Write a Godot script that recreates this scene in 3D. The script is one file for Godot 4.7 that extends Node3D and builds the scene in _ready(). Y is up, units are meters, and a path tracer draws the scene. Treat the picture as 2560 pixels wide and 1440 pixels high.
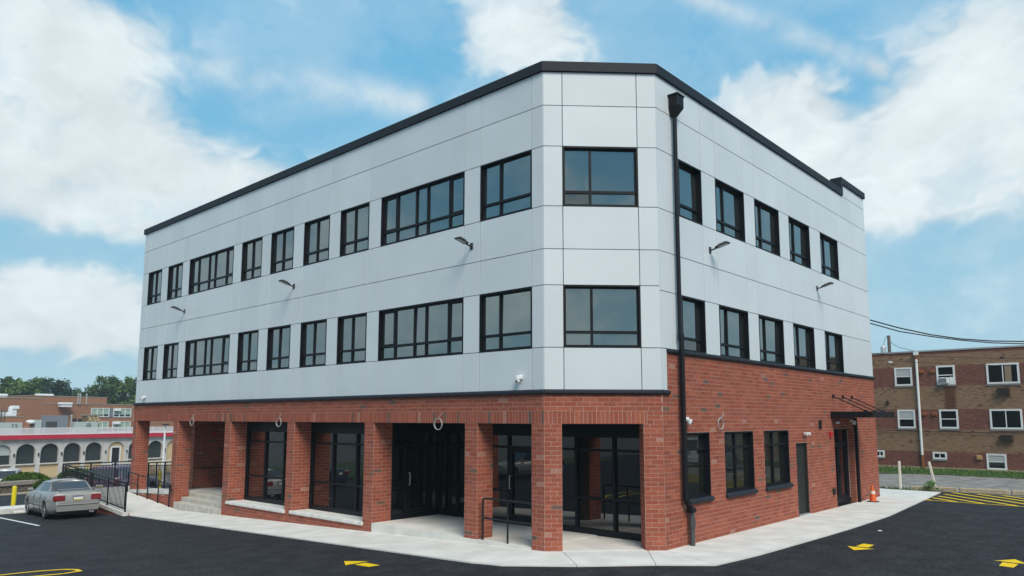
extends Node3D
# A three-storey office building with a chamfered corner, seen from its car park.
# Axes: x runs right along the long front, z runs out of that front, y is up; the origin is the foot of the front's right corner.

var M := {}
var taken := {}
var rng := RandomNumberGenerator.new()
const COURSE := 0.1016
const XC := 1.958            # plane of the right-hand front
const CAM := Vector3(10.9, 2.975, 13.067)


# ---------------------------------------------------------------- mesh building
class MB:
	var v := PackedVector3Array()
	var n := PackedVector3Array()
	var c := PackedColorArray()

	func tri(a: Vector3, b: Vector3, d: Vector3, col := Color.WHITE) -> void:   # counter-clockwise as seen from outside
		var m := (b - a).cross(d - a).normalized()
		v.append(a); v.append(d); v.append(b)
		for k in 3:
			n.append(m); c.append(col)

	func quad(a: Vector3, b: Vector3, d: Vector3, e: Vector3, col := Color.WHITE) -> void:
		tri(a, b, d, col); tri(a, d, e, col)

	func squad(p: Array, q: Array, col := Color.WHITE) -> void:   # four corners with four normals
		for k in [0, 2, 1, 0, 3, 2]:
			v.append(p[k]); n.append(q[k]); c.append(col)

	func box(ctr: Vector3, size: Vector3, b := Basis.IDENTITY, col := Color.WHITE, sides := 6) -> void:
		var x := b.x * size.x * 0.5
		var y := b.y * size.y * 0.5
		var z := b.z * size.z * 0.5
		quad(ctr - x - y + z, ctr + x - y + z, ctr + x + y + z, ctr - x + y + z, col)
		quad(ctr + x - y + z, ctr + x - y - z, ctr + x + y - z, ctr + x + y + z, col)
		quad(ctr - x - y - z, ctr - x - y + z, ctr - x + y + z, ctr - x + y - z, col)
		quad(ctr - x + y + z, ctr + x + y + z, ctr + x + y - z, ctr - x + y - z, col)
		quad(ctr - x - y - z, ctr + x - y - z, ctr + x - y + z, ctr - x - y + z, col)
		if sides == 6:
			quad(ctr + x - y - z, ctr - x - y - z, ctr - x + y - z, ctr + x + y - z, col)

	func span(a: Vector3, b: Vector3, col := Color.WHITE) -> void:
		box((a + b) * 0.5, (b - a).abs(), Basis.IDENTITY, col)

	func rbox(ctr: Vector3, size: Vector3, r: float, b := Basis.IDENTITY, col := Color.WHITE) -> void:   # a box with chamfered edges
		var h := size * 0.5
		r = minf(r, minf(h.x, minf(h.y, h.z)) * 0.95)
		var f := func(p: Vector3) -> Vector3: return ctr + b * p
		for ax in 3:
			for s in [-1.0, 1.0]:
				var u := (ax + 1) % 3
				var w := (ax + 2) % 3
				var q: Array[Vector3] = []
				for t in [[-1, -1], [1, -1], [1, 1], [-1, 1]]:
					var p := Vector3.ZERO
					p[ax] = h[ax] * s; p[u] = (h[u] - r) * t[0]; p[w] = (h[w] - r) * t[1]
					q.append(f.call(p))
				if s > 0: quad(q[0], q[1], q[2], q[3], col)
				else: quad(q[3], q[2], q[1], q[0], col)
		for ax in 3:
			var u := (ax + 1) % 3
			var w := (ax + 2) % 3
			for su in [-1.0, 1.0]:
				for sw in [-1.0, 1.0]:
					var q: Array[Vector3] = []
					for t in [[-1, 0], [1, 0], [1, 1], [-1, 1]]:
						var p := Vector3.ZERO
						p[ax] = (h[ax] - r) * t[0]
						p[u] = su * (h[u] - (r if t[1] == 1 else 0.0))
						p[w] = sw * (h[w] - (0.0 if t[1] == 1 else r))
						q.append(f.call(p))
					if su * sw > 0: quad(q[0], q[1], q[2], q[3], col)
					else: quad(q[3], q[2], q[1], q[0], col)
		for sx in [-1.0, 1.0]:
			for sy in [-1.0, 1.0]:
				for sz in [-1.0, 1.0]:
					var a: Vector3 = f.call(Vector3(sx * h.x, sy * (h.y - r), sz * (h.z - r)))
					var d: Vector3 = f.call(Vector3(sx * (h.x - r), sy * h.y, sz * (h.z - r)))
					var e: Vector3 = f.call(Vector3(sx * (h.x - r), sy * (h.y - r), sz * h.z))
					if sx * sy * sz > 0: tri(a, d, e, col)
					else: tri(a, e, d, col)

	func bar(a: Vector3, b: Vector3, w: float, h: float, up := Vector3.UP, col := Color.WHITE) -> void:
		var z := (b - a).normalized()
		if absf(z.dot(up)) > 0.99: up = Vector3.RIGHT
		var x := up.cross(z).normalized()
		box((a + b) * 0.5, Vector3(w, h, a.distance_to(b)), Basis(x, z.cross(x), z), col)

	func tube(p: PackedVector3Array, r: float, sides := 8, col := Color.WHITE) -> void:
		var rings := []
		var up := Vector3.UP
		for k in p.size():
			var d := (p[mini(k + 1, p.size() - 1)] - p[maxi(k - 1, 0)]).normalized()
			if absf(d.dot(up)) > 0.95: up = Vector3.RIGHT if absf(d.x) < 0.9 else Vector3.BACK
			var x := up.cross(d).normalized()
			var y := d.cross(x)
			up = y
			var ring := PackedVector3Array()
			for s in sides:
				var a := TAU * s / sides
				ring.append(x * cos(a) + y * sin(a))
			rings.append(ring)
		for k in p.size() - 1:
			for s in sides:
				var t := (s + 1) % sides
				squad([p[k] + rings[k][s] * r, p[k] + rings[k][t] * r, p[k + 1] + rings[k + 1][t] * r, p[k + 1] + rings[k + 1][s] * r], [rings[k][s], rings[k][t], rings[k + 1][t], rings[k + 1][s]], col)
		for s in sides:
			var t := (s + 1) % sides
			tri(p[0], p[0] + rings[0][t] * r, p[0] + rings[0][s] * r, col)
			var l := p.size() - 1
			tri(p[l], p[l] + rings[l][s] * r, p[l] + rings[l][t] * r, col)

	func lathe(prof: PackedVector2Array, sides := 16, xf := Transform3D.IDENTITY, col := Color.WHITE) -> void:   # (radius, height) from bottom to top
		for k in prof.size() - 1:
			var d := prof[k + 1] - prof[k]
			if d.length() < 1e-6: continue
			var nr := Vector2(d.y, -d.x).normalized()
			for s in sides:
				var a0 := TAU * s / sides
				var a1 := TAU * (s + 1) / sides
				var e0 := Vector3(cos(a0), 0, -sin(a0))
				var e1 := Vector3(cos(a1), 0, -sin(a1))
				var n0 := xf.basis * (e0 * nr.x + Vector3.UP * nr.y)
				var n1 := xf.basis * (e1 * nr.x + Vector3.UP * nr.y)
				squad([xf * (e0 * prof[k].x + Vector3.UP * prof[k].y), xf * (e1 * prof[k].x + Vector3.UP * prof[k].y), xf * (e1 * prof[k + 1].x + Vector3.UP * prof[k + 1].y), xf * (e0 * prof[k + 1].x + Vector3.UP * prof[k + 1].y)], [n0.normalized(), n1.normalized(), n1.normalized(), n0.normalized()], col)

	func prism(poly: PackedVector2Array, y0: float, y1: float, col := Color.WHITE) -> void:   # poly in (x, z)
		if Geometry2D.is_polygon_clockwise(poly): poly.reverse()
		var idx := Geometry2D.triangulate_polygon(poly)
		for k in range(0, idx.size(), 3):
			var a := poly[idx[k]]
			var b := poly[idx[k + 1]]
			var d := poly[idx[k + 2]]
			if (b - a).cross(d - a) > 0:
				var t := b; b = d; d = t
			tri(Vector3(a.x, y1, a.y), Vector3(b.x, y1, b.y), Vector3(d.x, y1, d.y), col)
			tri(Vector3(a.x, y0, a.y), Vector3(d.x, y0, d.y), Vector3(b.x, y0, b.y), col)
		for k in poly.size():
			var a := poly[k]
			var b := poly[(k + 1) % poly.size()]
			var e := Vector3(b.x - a.x, 0, b.y - a.y)
			var q: Array[Vector3] = [Vector3(a.x, y0, a.y), Vector3(b.x, y0, b.y), Vector3(b.x, y1, b.y), Vector3(a.x, y1, a.y)]
			# outward side of a polygon that is counter-clockwise in (x, z) read as (x, y)
			var out := Vector3(e.z, 0, -e.x)
			if (q[1] - q[0]).cross(q[2] - q[0]).dot(out) > 0: quad(q[0], q[1], q[2], q[3], col)
			else: quad(q[3], q[2], q[1], q[0], col)

	func mesh() -> ArrayMesh:
		var arr := []
		arr.resize(Mesh.ARRAY_MAX)
		arr[Mesh.ARRAY_VERTEX] = v
		arr[Mesh.ARRAY_NORMAL] = n
		arr[Mesh.ARRAY_COLOR] = c
		var am := ArrayMesh.new()
		am.add_surface_from_arrays(Mesh.PRIMITIVE_TRIANGLES, arr)
		return am


# A wall's frame: o its foot, u along it, n out of it.
class Fr:
	var o: Vector3
	var u: Vector3
	var n: Vector3
	var b: Basis

	func _init(oo: Vector3, uu: Vector3, nn: Vector3) -> void:
		o = oo; u = uu.normalized(); n = nn.normalized(); b = Basis(u, Vector3.UP, n)

	func p(s: float, y: float, d := 0.0) -> Vector3:
		return o + u * s + Vector3.UP * y + n * d


# ---------------------------------------------------------------- naming and tagging
func numbered(called: String, parent: Node) -> String:
	var key := "%d/%s" % [parent.get_instance_id(), called]
	var k: int = taken.get(key, 0)
	taken[key] = k + 1
	return called if k == 0 else "%s_%03d" % [called, k]


func obj(called: String, shape, mat, parent: Node = self) -> MeshInstance3D:
	var o := MeshInstance3D.new()
	o.name = numbered(called, parent)
	o.mesh = shape.mesh() if shape is MB else shape
	if mat: o.material_override = M[mat] if mat is String else mat
	parent.add_child(o, true)
	return o


func tag(o: Node, label: String, category: String, group := "") -> Node:
	o.set_meta("label", label)
	o.set_meta("category", category)
	if group != "": o.set_meta("group", group)
	return o


func thing(called: String, label: String, category: String, at := Vector3.ZERO, turn := 0.0, group := "") -> Node3D:
	var o := Node3D.new()
	o.name = numbered(called, self)
	add_child(o, true)
	o.position = at
	o.rotation.y = turn
	tag(o, label, category, group)
	return o


func struct(called: String, shape, mat) -> MeshInstance3D:
	var o := obj(called, shape, mat)
	o.set_meta("kind", "structure")
	return o


func dup(src: Node3D, called: String, label: String, at: Vector3, turn := 0.0, sc := Vector3.ONE) -> Node3D:
	var r: Node3D = src.duplicate()
	r.name = numbered(called, self)
	add_child(r, true)
	r.position = at
	r.rotation.y = turn
	r.scale = sc
	r.set_meta("label", label)
	return r


# ---------------------------------------------------------------- materials
func lin(r: float, g: float, b: float) -> Color:
	return Color(r, g, b).linear_to_srgb()


func noise(freq: float, oct: int, seed_: int, type := FastNoiseLite.TYPE_SIMPLEX) -> FastNoiseLite:
	var f := FastNoiseLite.new()
	f.seed = seed_
	f.noise_type = type
	f.frequency = freq
	f.fractal_octaves = oct
	return f


func tex(freq: float, oct: int, seed_: int, lo: float, hi: float, size := 512, gamma := 1.0) -> ImageTexture:   # grey multiplier texture
	var im := noise(freq, oct, seed_).get_seamless_image(size, size, false, false, 0.15, true)
	im.convert(Image.FORMAT_RGB8)
	for y in size:
		for x in size:
			var g := pow(im.get_pixel(x, y).r, gamma)
			var w := lerpf(lo, hi, g)
			im.set_pixel(x, y, Color(w, w, w))
	return ImageTexture.create_from_image(im)


func bump(freq: float, oct: int, seed_: int, strength: float, size := 512) -> ImageTexture:
	var im := noise(freq, oct, seed_).get_seamless_image(size, size, false, false, 0.15, true)
	im.bump_map_to_normal_map(strength)
	return ImageTexture.create_from_image(im)


func mat(called: String, col: Color, rough := 0.7, metal := 0.0, spec := 0.5) -> StandardMaterial3D:
	var m := StandardMaterial3D.new()
	m.resource_name = called
	m.albedo_color = col
	m.roughness = rough
	m.metallic = metal
	m.metallic_specular = spec
	M[called] = m
	return m


func skin(m: StandardMaterial3D, t, scale: float, nrm = null, nscale := 0.5) -> StandardMaterial3D:
	m.uv1_triplanar = true
	m.uv1_world_triplanar = true
	m.uv1_scale = Vector3.ONE * scale
	if t: m.albedo_texture = t
	if nrm:
		m.normal_enabled = true
		m.normal_texture = nrm
		m.normal_scale = nscale
	return m


var brick_tones := []


func materials() -> void:
	var grain := tex(0.02, 5, 3, 0.8, 1.0)
	var fine := tex(0.06, 4, 5, 0.88, 1.0)
	var blotch := tex(0.008, 5, 9, 0.84, 1.0)
	var rough_n := bump(0.09, 4, 11, 4.0)
	var soft_n := bump(0.03, 4, 12, 2.0)
	skin(mat("panel", lin(0.63, 0.685, 0.72), 0.42, 0.0, 0.45), tex(0.006, 3, 21, 0.965, 1.0), 0.12)
	for k in 2:
		var pm: StandardMaterial3D = M["panel"].duplicate()
		pm.albedo_color = [lin(0.612, 0.668, 0.704), lin(0.645, 0.70, 0.733)][k]
		pm.resource_name = "panel_shade_%d" % k
		M["panel_shade_%d" % k] = pm
	mat("trim", lin(0.020, 0.024, 0.033), 0.6, 0.0, 0.35)
	mat("coping", lin(0.018, 0.021, 0.028), 0.6, 0.0, 0.35)
	mat("frame", lin(0.006, 0.007, 0.010), 0.5, 0.0, 0.35)
	mat("pane", Color(0.50, 0.54, 0.545), 0.015, 0.92, 0.5)
	mat("pane_warm", Color(0.44, 0.44, 0.43), 0.02, 0.85, 0.5)
	mat("shop_glass", lin(0.006, 0.006, 0.007), 0.01, 0.0, 0.7071)
	M["shop_glass"].clearcoat_enabled = true
	M["shop_glass"].clearcoat = 1.0
	M["shop_glass"].clearcoat_roughness = 0.01
	mat("ground_glass", lin(0.02, 0.022, 0.02), 0.01, 0.35, 0.7071)
	skin(mat("mortar", lin(0.54, 0.36, 0.30), 0.9, 0.0, 0.2), grain, 0.9)
	# brick tones
	var tones := [lin(0.405, 0.115, 0.070), lin(0.37, 0.10, 0.062), lin(0.435, 0.132, 0.079), lin(0.395, 0.123, 0.083), lin(0.35, 0.107, 0.069), lin(0.21, 0.125, 0.088), lin(0.18, 0.115, 0.095), lin(0.46, 0.23, 0.18)]
	for k in tones.size():
		brick_tones.append(skin(mat("brick_tone_%d" % k, tones[k], 0.85, 0.0, 0.3), grain, 2.3, rough_n, 0.5))
	var bm := skin(mat("brickwork", Color.WHITE, 0.85, 0.0, 0.3), grain, 2.3, rough_n, 0.5)
	bm.vertex_color_use_as_albedo = true
	var am := skin(mat("old_brickwork", Color.WHITE, 0.9, 0.0, 0.25), grain, 1.7)
	am.vertex_color_use_as_albedo = true
	var vm := mat("tinted", Color.WHITE, 0.7, 0.0, 0.35)
	vm.vertex_color_use_as_albedo = true
	skin(mat("old_mortar", lin(0.46, 0.39, 0.32), 0.95, 0.0, 0.2), grain, 0.8)
	skin(mat("school_brick", lin(0.52, 0.27, 0.17), 0.9, 0.0, 0.2), tex(0.05, 4, 31, 0.55, 1.0), 0.3)
	skin(mat("asphalt", lin(0.047, 0.047, 0.052), 0.82, 0.0, 0.35), asphalt_tex(), 0.12, rough_n, 0.6)
	skin(mat("old_asphalt", lin(0.33, 0.315, 0.29), 0.9, 0.0, 0.3), tex(0.012, 5, 41, 0.72, 1.0), 0.16, rough_n, 0.4)
	skin(mat("terrain", lin(0.16, 0.16, 0.15), 0.95, 0.0, 0.2), blotch, 0.05)
	skin(mat("concrete", lin(0.74, 0.72, 0.68), 0.85, 0.0, 0.3), tex(0.012, 6, 91, 0.9, 1.0), 0.14, soft_n, 0.25)
	skin(mat("concrete_pale", lin(0.72, 0.71, 0.68), 0.8, 0.0, 0.3), tex(0.01, 4, 92, 0.9, 1.0), 0.4, soft_n, 0.2)
	skin(mat("step_concrete", lin(0.56, 0.53, 0.47), 0.85, 0.0, 0.3), tex(0.012, 4, 51, 0.86, 1.0), 0.35, soft_n, 0.15)
	skin(mat("kerb_concrete", lin(0.46, 0.40, 0.29), 0.9, 0.0, 0.3), grain, 0.6)
	skin(mat("cap_concrete", lin(0.36, 0.32, 0.27), 0.9, 0.0, 0.3), grain, 0.4)
	skin(mat("stone", lin(0.22, 0.19, 0.15), 0.95, 0.0, 0.2), grain, 1.2)
	mat("yellow_paint", lin(0.93, 0.62, 0.006), 0.65, 0.0, 0.35)
	skin(M["yellow_paint"], fine, 1.0)
	skin(mat("white_paint", lin(0.78, 0.79, 0.80), 0.65, 0.0, 0.35), fine, 1.0)
	mat("bollard_yellow", lin(0.68, 0.55, 0.01), 0.45)
	mat("black_metal", lin(0.007, 0.0075, 0.010), 0.5, 0.0, 0.35)
	mat("rail_metal", lin(0.009, 0.01, 0.014), 0.5, 0.0, 0.4)
	mat("door_metal", lin(0.014, 0.014, 0.0125), 0.6)
	mat("grey_metal", lin(0.075, 0.08, 0.085), 0.45, 0.3)
	mat("lamp_lens", lin(0.42, 0.43, 0.40), 0.3)
	mat("pale_metal", lin(0.55, 0.56, 0.56), 0.35, 0.6)
	mat("cast_grey", lin(0.035, 0.036, 0.04), 0.6, 0.0, 0.4)
	mat("white_plastic", lin(0.74, 0.75, 0.75), 0.4)
	mat("cable", lin(0.40, 0.39, 0.38), 0.5)
	mat("red_plastic", lin(0.45, 0.02, 0.02), 0.4)
	skin(mat("cone_orange", lin(0.78, 0.13, 0.018), 0.5), fine, 3.0)
	mat("cone_white", lin(0.7, 0.65, 0.58), 0.5)
	mat("cone_base", lin(0.03, 0.028, 0.028), 0.8)
	mat("roofing", lin(0.18, 0.18, 0.18), 0.9)
	mat("soffit", lin(0.03, 0.03, 0.032), 0.8)
	mat("void_dark", lin(0.012, 0.012, 0.013), 0.9)
	mat("silver_paint", lin(0.31, 0.305, 0.295), 0.36, 0.35, 0.5)
	M["silver_paint"].clearcoat_enabled = true
	M["silver_paint"].clearcoat = 0.35
	M["silver_paint"].clearcoat_roughness = 0.05
	mat("white_car", lin(0.62, 0.64, 0.66), 0.3, 0.0, 0.5)
	mat("mauve_car", lin(0.17, 0.10, 0.17), 0.3, 0.3, 0.5)
	mat("blue_car", lin(0.02, 0.035, 0.06), 0.25, 0.2, 0.5)
	mat("car_glass", lin(0.025, 0.035, 0.05), 0.03, 0.25, 0.7071)
	mat("car_black", lin(0.015, 0.015, 0.016), 0.6)
	mat("tyre", lin(0.014, 0.014, 0.015), 0.85)
	mat("alloy", lin(0.55, 0.56, 0.58), 0.3, 0.7)
	mat("tail_red", lin(0.19, 0.005, 0.01), 0.12, 0.0, 0.6)
	mat("tail_clear", lin(0.52, 0.44, 0.42), 0.15, 0.0, 0.6)
	mat("plate", Color.WHITE, 0.4)
	M["plate"].vertex_color_use_as_albedo = true
	mat("stucco", lin(0.64, 0.61, 0.58), 0.9)
	skin(M["stucco"], blotch, 0.3)
	skin(mat("tan_brick", lin(0.76, 0.57, 0.33), 0.9), tex(0.08, 3, 61, 0.75, 1.0), 0.6)
	mat("red_band", lin(0.46, 0.025, 0.05), 0.5)
	mat("lattice_white", lin(0.66, 0.69, 0.70), 0.6)
	mat("arch_glass", lin(0.045, 0.055, 0.06), 0.04, 0.3, 0.7071)
	mat("blind", lin(0.42, 0.47, 0.46), 0.8)
	mat("school_blind", lin(0.30, 0.40, 0.33), 0.8)
	mat("window_white", lin(0.72, 0.74, 0.75), 0.5)
	mat("dark_glass", lin(0.012, 0.014, 0.018), 0.04, 0.0, 0.7071)
	mat("curtain_pale", lin(0.42, 0.44, 0.46), 0.9)
	mat("curtain_tan", lin(0.25, 0.19, 0.13), 0.9)
	mat("rust", lin(0.22, 0.075, 0.03), 0.9)
	mat("brown_metal", lin(0.09, 0.05, 0.032), 0.7)
	mat("tan_metal", lin(0.42, 0.25, 0.10), 0.7)
	mat("stain", lin(0.10, 0.05, 0.03), 0.95)
	mat("hvac_grey", lin(0.16, 0.175, 0.20), 0.6)
	mat("hvac_green", lin(0.34, 0.39, 0.38), 0.6)
	mat("pole_wood", lin(0.13, 0.11, 0.095), 0.9)
	mat("wire", lin(0.012, 0.013, 0.018), 0.6)
	var lf := mat("leaf", Color.WHITE, 0.75, 0.0, 0.3)
	lf.vertex_color_use_as_albedo = true
	lf.backlight_enabled = true
	lf.backlight = Color(0.25, 0.3, 0.12)
	skin(mat("bark", lin(0.08, 0.06, 0.045), 0.95), grain, 1.0)
	skin(mat("grass", lin(0.075, 0.14, 0.03), 0.95), tex(0.05, 4, 71, 0.5, 1.0), 0.5)
	skin(mat("earth", lin(0.16, 0.12, 0.075), 0.95), grain, 0.5)


func asphalt_tex() -> ImageTexture:
	var size := 1024
	var a := noise(0.007, 5, 81).get_seamless_image(size, size, false, false, 0.15, true)
	var b := noise(0.4, 2, 82).get_seamless_image(size, size, false, false, 0.15, true)
	var c := noise(0.02, 4, 83).get_seamless_image(size, 96, false, false, 0.15, true)   # faint roller and tyre streaks
	c.resize(size, size, Image.INTERPOLATE_CUBIC)
	var d := noise(0.02, 3, 84).get_seamless_image(size, size, false, false, 0.15, true)
	var im := Image.create(size, size, false, Image.FORMAT_RGB8)
	for y in size:
		for x in size:
			var g := 0.60 + 0.24 * a.get_pixel(x, y).r + 0.14 * (c.get_pixel(x, y).r - 0.5)
			var f := b.get_pixel(x, y).r
			g += 0.14 * (f - 0.5)
			if f > 0.84: g += 0.12
			g += 0.14 * smoothstep(0.78, 0.92, d.get_pixel(x, y).r)
			im.set_pixel(x, y, Color(g, g, g * 1.01))
	return ImageTexture.create_from_image(im)

# ---------------------------------------------------------------- sky
func px_dir(px: float, py: float, b: Basis) -> Vector3:   # direction of a point of the 2560 x 1440 photograph
	return (b * Vector3((px - 1280.0) / 1830.7, (826.3 - py) / 1830.7, -1.0)).normalized()


func make_sky(b: Basis) -> ImageTexture:
	# clouds: [px, py, angular half-width, half-height (in radians), weight]
	var blobs := []
	for k in [[60, 240, 0.16, 0.15, 1.1], [170, 415, 0.06, 0.02, -0.30], [400, 470, 0.17, 0.075, 0.72], [240, 560, 0.28, 0.05, 0.30], [160, 640, 0.24, 0.04, -0.75], [600, 420, 0.12, 0.06, 0.42], [820, 500, 0.14, 0.06, 0.18], [60, 120, 0.10, 0.10, 0.6],
			[1300, 85, 0.085, 0.066, 0.95], [1060, 262, 0.07, 0.045, 0.55], [1960, 290, 0.085, 0.065, 0.9], [2330, 250, 0.13, 0.05, 0.6], [2440, 400, 0.15, 0.10, 0.7],
			[2250, 470, 0.13, 0.055, 0.8], [2500, 50, 0.10, 0.05, 0.6], [1500, 130, 0.12, 0.05, 0.22], [2480, 860, 0.10, 0.03, 0.35],
			[820, 140, 0.20, 0.05, -0.45], [1520, 60, 0.07, 0.08, -0.3], [1800, 180, 0.09, 0.05, -0.35], [560, 330, 0.07, 0.035, -0.25], [2340, 620, 0.16, 0.04, -0.5], [2150, 350, 0.025, 0.06, -0.45], [790, 330, 0.12, 0.05, -0.4], [150, 830, 0.2, 0.02, -0.3]]:
		var d := px_dir(k[0], k[1], b)
		blobs.append([asin(d.y), atan2(d.x, -d.z), k[2], k[3], k[4], cos(asin(d.y))])
	# heaped clouds with firm bright edges
	var heaps := []
	for k in [[165, 800, 0.125, 0.062, 1.0], [1950, 300, 0.085, 0.062, 0.75], [1290, 70, 0.075, 0.075, 0.7], [2330, 330, 0.10, 0.07, 0.55]]:
		var d := px_dir(k[0], k[1], b)
		heaps.append([asin(d.y), atan2(d.x, -d.z), k[2], k[3], k[4], cos(asin(d.y))])
	# two long thin streaks
	var streaks := []
	for k in [[330, 140, 1010, 255, 0.020, 0.72], [1690, -30, 2190, 165, 0.012, 0.75]]:
		streaks.append([px_dir(k[0], k[1], b), px_dir(k[2], k[3], b), k[4], k[5]])
	var w := 4096
	var h := 2048
	var n1 := noise(3.4, 7, 101)      # cloud edges
	n1.fractal_gain = 0.58
	var n2 := noise(1.3, 3, 102)      # where the clouds outside the blobs lie
	var n3 := noise(8.0, 5, 103)      # fine wisps
	n3.fractal_gain = 0.6
	var n4 := noise(7.5, 3, 104)      # rounded cauliflower edges
	var data := PackedFloat32Array()
	data.resize(w * h * 3)
	var mid := fposmod(atan2(-b.z.x, b.z.z), TAU)
	for y in h:
		var el := (0.5 - (y + 0.5) / h) * PI
		var low := clampf(1.0 - el / 0.9, 0.0, 1.0)
		var zen := pow(low, 2.0)
		var r := lerpf(0.066, 0.36, zen)
		var g := lerpf(0.40, 0.64, zen)
		var bl := lerpf(0.72, 0.76, zen)
		var haze := pow(clampf(1.0 - el / 0.40, 0.0, 1.0), 2.0) * 0.35
		for x in w:
			var i := (y * w + x) * 3
			# one sample for each 4 x 4 block outside the part of the sky round the picture
			if (x | y) & 3 and el > -0.02 and (absf(angle_difference(mid, x * TAU / w)) > 0.75 or el > 0.72):
				var j := ((y & ~3) * w + (x & ~3)) * 3
				data[i] = data[j]; data[i + 1] = data[j + 1]; data[i + 2] = data[j + 2]
				continue
			if el < -0.02:
				data[i] = 0.24; data[i + 1] = 0.26; data[i + 2] = 0.27
				continue
			var az := (x + 0.5) / w * TAU
			var d := Vector3(sin(az) * cos(el), sin(el), -cos(az) * cos(el))
			var q := Vector3(d.x, d.y * 1.35, d.z)
			var warp := n3.get_noise_3dv(q * 0.35) * 0.10
			var f := n1.get_noise_3dv(q + Vector3(warp, warp * 0.6, -warp))
			var big := n2.get_noise_3dv(q + Vector3(3.1, 0, 1.7))
			var near := 0.0
			var add := 0.0
			for k in blobs:
				var da: float = angle_difference(k[1], az) * k[5]
				var de: float = el - k[0]
				var e: float = da * da / (k[2] * k[2]) + de * de / (k[3] * k[3])
				if e < 6.0:
					add += k[4] * exp(-e * 0.9)
				var ee := da * da / 0.36 + de * de / 0.16
				if ee < 4.0: near = maxf(near, exp(-ee * 1.2))
			var dens := lerpf(0.42 + big * 0.8, -0.06 + big * 0.15, minf(1.0, near * 1.6)) + add
			var puff := 0.55 - 2.4 * absf(n4.get_noise_3dv(q + Vector3(warp, warp, 0)))
			dens += f * 0.62 + puff * 0.13
			var cov := lerpf(smoothstep(0.04, 0.98, dens), smoothstep(0.28, 0.66, dens), 0.32)
			cov *= 1.0 - 0.22 * smoothstep(0.02, 0.42, n1.get_noise_3dv(q * 1.4 + Vector3(5.0, warp * 2.0, 2.0)))
			for k in streaks:
				var ab: Vector3 = k[1] - k[0]
				var t := clampf((d - k[0]).dot(ab) / ab.length_squared(), -0.05, 1.05)
				var dist: float = (d - (k[0] + ab * t)).length() / k[2]
				if dist < 3.0:
					cov = maxf(cov, k[3] * exp(-dist * dist) * clampf(0.72 + 0.9 * n3.get_noise_3dv(d * 1.5), 0.3, 1.0) * smoothstep(-0.05, 0.12, t))
			var firm := 0.0
			for k in heaps:
				var da: float = angle_difference(k[1], az) * k[5]
				var de: float = el - k[0]
				var e: float = da * da / (k[2] * k[2]) + de * de / (k[3] * k[3])
				if de < 0.0: e = da * da / (k[2] * k[2]) + de * de / (k[3] * k[3] * 0.6)
				if e < 4.0: firm = maxf(firm, k[4] * smoothstep(0.34, 0.62, exp(-e * 0.7) + 0.22 * f + 0.16 * puff))
			cov = cov + (1.0 - cov) * firm * 0.95
			cov += (1.0 - cov) * (0.06 + 0.22 * smoothstep(-0.5, 0.6, f + big))
			cov = clampf(cov + haze * (1.0 - cov), 0.0, 1.0)
			var shade := clampf(0.85 + 0.12 * f + 0.05 * puff + 0.09 * n3.get_noise_3dv(q * 0.45) + 0.05 * smoothstep(0.3, 1.1, dens) + 0.06 * firm, 0.6, 1.03)
			data[i] = lerpf(r, 0.86 * shade - 0.02, cov)
			data[i + 1] = lerpf(g, 0.935 * shade, cov)
			data[i + 2] = lerpf(bl, 0.94 * shade + 0.03, cov)
	return ImageTexture.create_from_image(Image.create_from_data(w, h, false, Image.FORMAT_RGBF, data.to_byte_array()))


# ---------------------------------------------------------------- scene
func _ready() -> void:
	rng.seed = 20240
	var cam := Camera3D.new()
	cam.name = "camera"
	var look := Basis(Vector3.UP, deg_to_rad(42.3302)) * Basis(Vector3.RIGHT, deg_to_rad(6.8568)) * Basis(Vector3.BACK, deg_to_rad(0.0775))
	cam.transform = Transform3D(look, Vector3(10.8998, 2.9754, 13.0669))
	cam.near = 0.1
	cam.far = 3000.0
	cam.projection = Camera3D.PROJECTION_FRUSTUM
	cam.size = 0.1 * 1440.0 / 1830.7
	cam.frustum_offset = Vector2(0, 0.1 * 106.27 / 1830.7)
	add_child(cam)
	cam.current = true

	var env := Environment.new()
	env.background_mode = Environment.BG_SKY
	env.sky = Sky.new()
	var pano := PanoramaSkyMaterial.new()
	pano.panorama = make_sky(look)
	env.sky.sky_material = pano
	env.tonemap_mode = Environment.TONE_MAPPER_LINEAR
	env.tonemap_exposure = 1.0
	env.fog_enabled = true
	env.fog_density = 0.0005
	env.fog_light_color = Color(0.78, 0.86, 0.92)
	env.sdfgi_enabled = true
	env.ssao_enabled = true
	env.ssil_enabled = true
	var we := WorldEnvironment.new()
	we.name = "world"
	we.environment = env
	add_child(we)

	var sun := DirectionalLight3D.new()
	sun.name = "sun"
	sun.light_energy = 1.05
	sun.light_color = Color(1.0, 0.96, 0.90)
	sun.light_angular_distance = 28.0
	sun.shadow_enabled = true
	add_child(sun)
	sun.look_at_from_position(Vector3(66, 80, 36), Vector3.ZERO)

	materials()
	ground()
	office()
	arcade()
	fittings()
	ramp()
	markings()
	apartment()
	diner()
	school()
	lot_things()
	background()
	opposite()


func gy(x: float) -> float:
	if x > 0.0: return 0.0
	if x > -30.0: return 0.0345 * x
	if x > -39.4: return -1.035 + 0.022 * (x + 30.0)
	if x > -41.0: return lerpf(-2.08, -1.242, (x + 41.0) / 1.6)
	return -2.08


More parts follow.
